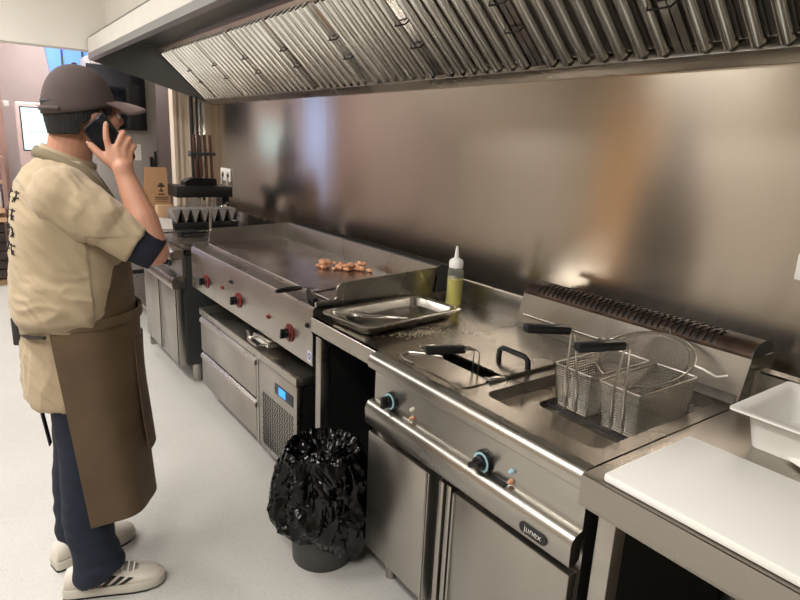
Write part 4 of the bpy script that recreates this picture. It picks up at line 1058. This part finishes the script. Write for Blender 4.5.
# collar strip and neck strap of the apron
b = MB(); rings = []
path = [(-.096, 0, 1.528), (-.088, -.045, 1.527), (-.060, -.085, 1.519), (-.015, -.106, 1.498), (.030, -.118, 1.475), (.070, -.120, 1.43), (.105, -.108, 1.37), (.130, -.090, 1.30)]
path2 = [(p[0]+.003, p[1], p[2]) for p in path]
def strip(path, w, th, out=.004):
    mb = MB(); rings = []
    for i, p in enumerate(path):
        P = L(*p); t = (L(*path[min(i+1, len(path)-1)])-L(*path[max(i-1, 0)])).normalized()
        nrm = (P-L(-.02, 0, P.z-.03)).normalized(); nrm = (nrm-nrm.dot(t)*t).normalized(); sd = t.cross(nrm)
        P = P+nrm*out
        rings.append([P+sd*w/2+nrm*th, P+nrm*(th+.002), P-sd*w/2+nrm*th, P-sd*w/2-nrm*th, P-nrm*th, P+sd*w/2-nrm*th])
    return mb.loft(rings)
obj('neck_strap', strip(path, .032, .003, .005), 'collar', person, smooth=180)
b = strip([(p[0], -p[1], p[2]) for p in path], .032, .003, .005); obj('neck_strap', b, 'collar', person, smooth=180)
b = MB(); rings = []
for r_, z_, dz in ((.072, 1.495, 0), (.0735, 1.512, 0), (.069, 1.524, 0), (.064, 1.52, 0), (.064, 1.50, 0)):
    rings.append([L(-.008+.012*(z_-1.51)/.04+r_*1.08*math.cos(u), r_*1.10*math.sin(u), z_-.030*math.cos(u)) for u in [2*PI*i/36 for i in range(36)]])
b.loft(rings, cap0=False, cap1=False); obj('collar', b, 'shirt', person, smooth=60)
# printed lettering-like marks on the back of the shirt
from mathutils.bvhtree import BVHTree
sb = bmesh.new(); sb.from_mesh(shirt.data); tree = BVHTree.FromBMesh(sb); base_ = WL['person'] if 'person' in WL else V((0, 0, 0))
b = MB()
def stroke(l0, z0, l1, z1, w):
    pts = []
    for t in (0, .5, 1):
        o_ = L(-.6, l0+(l1-l0)*t, z0+(z1-z0)*t)-base_; h = tree.ray_cast(o_, Pf)
        if h[0] is None: return
        pts.append(h[0]+base_-Pf*.0012)
    b.tube(pts, w, 5)
for row in range(4):
    for k in range(5):
        z = 1.40-.052*row; l = -.112+.056*k; q = .017
        stroke(l-q, z+q*.7, l+q, z+q*.7, .0024); stroke(l, z+q, l, z-q, .0024); stroke(l-q, z-q*.2, l+q, z-q*.3, .0022)
        if (row+k) % 2: stroke(l-q*.9, z-q, l-q*.2, z, .002)
        else: stroke(l+q*.2, z, l+q*.9, z-q, .002)
sb.free()
obj('lettering', b, 'black_print', shirt, label='dark printed characters on the back')

# navy under-sleeve at the elbow
b = MB(); b.lathe(L(.118, -.205, 1.305), [(.056, 0), (.063, .05), (.059, .095), (.053, .128), (.049, .131)], 24, ax_); obj('under_sleeve', b, 'navy', person, smooth=60)

# jeans
b = MB()
b.loft([ringz(-.03, a, w, z, 40) for z, a, w in ((.80, .115, .165), (.90, .135, .172), (.97, .135, .168))])
def leg(q, hip, knee, ank, hem):
    rings = []
    for z, c, l, r in (hip, knee, ank, hem): pass
pts_r = [(.90, -.035, -.085, .088), (.70, -.03, -.095, .092), (.50, -.03, -.10, .084), (.30, -.040, -.110, .078), (.16, -.030, -.125, .077), (.10, -.018, -.128, .081), (.075, -.015, -.128, .079)]
pts_l = [(.90, -.035, .085, .088), (.70, -.04, .092, .092), (.50, -.06, .10, .084), (.30, -.085, .105, .076), (.16, -.095, .110, .072), (.10, -.090, .110, .076), (.075, -.085, .110, .074)]
for pts in (pts_r, pts_l): b.loft([ringz(c, r, r*.95, z, 30, l, 2.0, .55*max(0, 1-z/.3)) for z, c, l, r in pts])
def wj(c):
    q = c-PC; z = q.z; s = q.dot(Pf); l = q.dot(Pn)
    return .006*noise.noise(V((s*9, l*9, z*8)))+.0045*math.sin(z*75+9*s+5*noise.noise(V((s*8, l*8, z*6))))*max(.15, min(1, (.34-z)/.2))
obj_j = remesh('jeans', b, .0065, 'denim', person, 4, wj)

# apron: skirt wrapped round the hips, bib on the chest
def apron_sheet(rows, nphi=60, th=.005, fold=.006):
    mb = MB(); ro, ri = [], []
    for z, c, a, w, phr, phl, zs in rows:
        o1, i1 = [], []
        for i in range(nphi+1):
            f = i/nphi; ph = -phr+(phr+phl)*f
            d = fold*math.sin(ph*7+z*5)*(.4+.6*max(0, min(1, (1.0-z)/.6)))+.005*noise.noise(V((ph*2, z*4, 1)))
            zz = z+zs*(1-math.cos(ph))
            for lst, e in ((o1, 0), (i1, -th)): lst.append(L(c+(a+d+e)*math.cos(ph), (w+d+e)*math.sin(ph), zz))
        ro.append(o1); ri.append(i1)
    mb.loft([o1+i1[::-1] for o1, i1 in zip(ro, ri)]); return mb
rad = math.radians
rows = []
for j in range(26):
    f = j/25; z = 1.024-.722*f
    rows.append((z, -.015, .188+.012*f-.010*math.sin(f*PI), .205+.006*f, rad(116-22*f), rad(116-22*f), .012*f))
ap = obj('apron', apron_sheet(rows), 'apron', person, smooth=60)
rows = []
for j in range(10):
    f = j/9; z = 1.27-.26*f
    rows.append((z, -.022, .176+.006*f-.022*max(0, .5-f), .212, rad(38+32*f**1.2), rad(38+32*f**1.2), 0))
obj('bib', apron_sheet(rows, 40, .005, .002), 'apron', ap, smooth=60)
rows = []
for j in range(4):
    f = j/3; rows.append((1.030-.032*f, -.015, .194+.002*math.sin(f*PI), .211+.002*math.sin(f*PI), rad(116), rad(116), 0))
obj('waistband', apron_sheet(rows, 60, .006, .002), 'apron', ap, smooth=60)
# pocket flap on the apron front
b = MB(); rows = []
for j in range(8):
    f = j/7; rows.append((.93-.42*f, -.015, .190+.012*f-.010*math.sin((.13+.58*f)*PI)+.006+.012*f*f, .210+.006*f+.012*f*f, rad(34-6*f), rad(4), 0))
obj('pocket', apron_sheet(rows, 20, .004, .002), 'apron', ap, smooth=60)
# ties knotted behind the waist
tb_ = MB(); tb_.tube([L(-.105, -.198, .985), L(-.150, -.15, .975), L(-.180, -.07, .965), L(-.188, 0, .96), L(-.180, .07, .965), L(-.15, .15, .975)], .006, 8)
obj('apron_tie', tb_, 'apron_tie', ap)
b = MB(); b.obox(L(-.198, .0, .965), (Pf, Pn, V((0, 0, 1))), (.022, .075, .095), .006); obj('belt_pouch', b, 'apron_tie', ap)
b = MB()
b.loft([[L(-.190+.05*f, -.015, .96-.42*f), L(-.186+.05*f, .015, .96-.42*f), L(-.190+.05*f, .015, .96-.42*f), L(-.194+.05*f, -.015, .96-.42*f)] for f in [i/6 for i in range(7)]])
obj('tie_end', b, 'apron_tie', ap)

# shoes
def shoe(heel, toe, name):
    h, t_ = V(heel), V(toe); d = (t_-h); Ln = d.length; d.normalize(); sd = V((-d.y, d.x, 0))
    S = lambda u, v, z: h+d*(u*Ln)+sd*v+V((0, 0, z))
    prof = [(0, .028, .055), (.03, .036, .098), (.12, .040, .112), (.22, .042, .112), (.34, .044, .106), (.46, .047, .097), (.58, .051, .086), (.70, .054, .076), (.82, .052, .069), (.92, .044, .060), (.98, .027, .048), (1.0, .012, .036)]
    b = MB(); rings = []
    for u, w, ht in prof:
        ring = []
        for i in range(20):
            a = 2*PI*i/20; cs, sn = math.cos(a), math.sin(a)
            ring.append(S(u, w*.94*math.copysign(abs(cs)**.8, cs), .022+(ht-.022)*.5*(1+sn) if sn > 0 else .022+(ht-.022)*.5*(1+sn)))
        rings.append(ring)
    b.loft(rings); s_ = obj(name, b, 'shoe', person, smooth=70)
    b = MB(); rings = []
    for u, w, ht in prof: rings.append([S(u*1.012-.006, w*c, z) for c, z in ((-1.05, .010), (-1.10, .030), (-1.0, .040), (1.0, .040), (1.10, .030), (1.05, .010))])
    b.loft(rings); obj('sole', b, 'sole', s_, smooth=50)
    b = MB(); rings = []
    for u, w, ht in prof: rings.append([S(u*1.01-.005, w*c, z+(.006 if u > .9 else 0)) for c, z in ((-1.0, .0), (-1.05, .011), (1.05, .011), (1.0, .0))])
    b.loft(rings); obj('outsole', b, 'outsole', s_, smooth=50)
    for q in (-1, 1):
        for k in range(3):
            u = .43+.085*k; b = MB(); rings = []
            for i in range(6):
                f = i/5; uu = u+.11*f-.055; row = []
                for du in (0, .048):
                    ua = uu+du; k0 = max(q_ for q_ in range(len(prof)-1) if prof[q_][0] <= ua); fa = (ua-prof[k0][0])/(prof[k0+1][0]-prof[k0][0])
                    w = prof[k0][1]+(prof[k0+1][1]-prof[k0][1])*fa; ht = prof[k0][2]+(prof[k0+1][2]-prof[k0][2])*fa
                    zz = .040+(ht-.052)*f*.92; sn = max(-1, min(1, (zz-.022)/((ht-.022)*.5)-1)); ww = w*.94*math.sqrt(1-sn*sn)**.8
                    row.append((ua, ww, zz))
                rings.append([S(row[0][0], q*(row[0][1]+.0018), row[0][2]), S(row[1][0], q*(row[1][1]+.0018), row[1][2]), S(row[1][0], q*(row[1][1]-.002), row[1][2]), S(row[0][0], q*(row[0][1]-.002), row[0][2])])
            b.loft(rings); obj('stripe', b, 'outsole', s_, smooth=50)
    b = MB(); b.loft([[S(u, v, z+dz) for v, z in ((-.024, .086-.08*(u-.5)), (0, .103-.10*(u-.5)), (.024, .086-.08*(u-.5)))]+[S(u, v, z+dz-.008) for v, z in ((.024, .086-.08*(u-.5)), (0, .103-.10*(u-.5)), (-.024, .086-.08*(u-.5)))] for u, dz in ((.44, .026), (.52, .014), (.60, .006), (.74, .001))]); obj('tongue', b, 'shoe_grey', s_, smooth=70)
    b = MB()
    for k in range(4):
        u = .53+.055*k; z = .106-.10*(u-.53)
        b.tube([S(u, -.030, z-.020), S(u+.012, 0, z+.004), S(u, .030, z-.020)], .0032, 6)
    b.tube([S(.53, 0, .112), S(.50, -.03, .128), S(.55, -.046, .106), S(.60, -.03, .100)], .0025, 6); b.tube([S(.53, 0, .112), S(.51, .028, .126), S(.56, .042, .104)], .0025, 6)
    obj('laces', b, 'white', s_)
    b = MB(); rings = []
    for u, w, ht in prof[-5:]: rings.append([S(u, w*.95*c, z) for c, z in ((-1, .03), (-.9, ht*.72), (-.45, ht*.97), (0, ht+.002), (.45, ht*.97), (.9, ht*.72), (1, .03))])
    b.loft(rings, closed=False); t2 = obj('toe_cap', b, 'shoe', s_, smooth=70)
    return s_
shoe((.150, 2.125, 0), (.462, 2.022, 0), 'shoe')
shoe((.135, 2.292, 0), (.432, 2.368, 0), 'shoe')

# phone at the ear
ph_ = thing('mobile_phone', 'black mobile phone held to the ear by the person in the cap', 'phone', L(.11, -.105, 1.56))
A_, B_, D_ = L(.099, -.108, 1.654), L(.043, -.108, 1.598), L(.128, -.108, 1.469)
ux = (D_-B_).normalized(); uy = (A_-B_).normalized(); uz = ux.cross(uy)
cc = (A_+D_)/2
b = MB(); b.obox(cc, (ux, uy, uz), (.152, .075, .008), .003); obj('phone_body', b, 'glass_dark', ph_)
b = MB(); fr_ = [(x, y) for x, y in rrect(-.076, .076, -.0375, .0375, .009, 4)]
b.tube([cc+ux*x+uy*y for x, y in fr_], .0041, 8, True); obj('edge_frame', b, 'black_plastic', ph_)
b = MB(); b.tube([cc+ux*-.0765+uy*y-uz*0 for y in (-.03, 0, .03)], .0030, 8); obj('top_edge', b, 'chrome', ph_, label='silver top edge')
b = MB()
for dx in (-.060, -.040): b.lathe(cc+ux*dx+uy*.020-Pn*.0035, [(.0065, 0), (.0065, .002), (.004, .0021)], 14, -Pn)
obj('camera_lens', b, 'black_plastic', ph_)
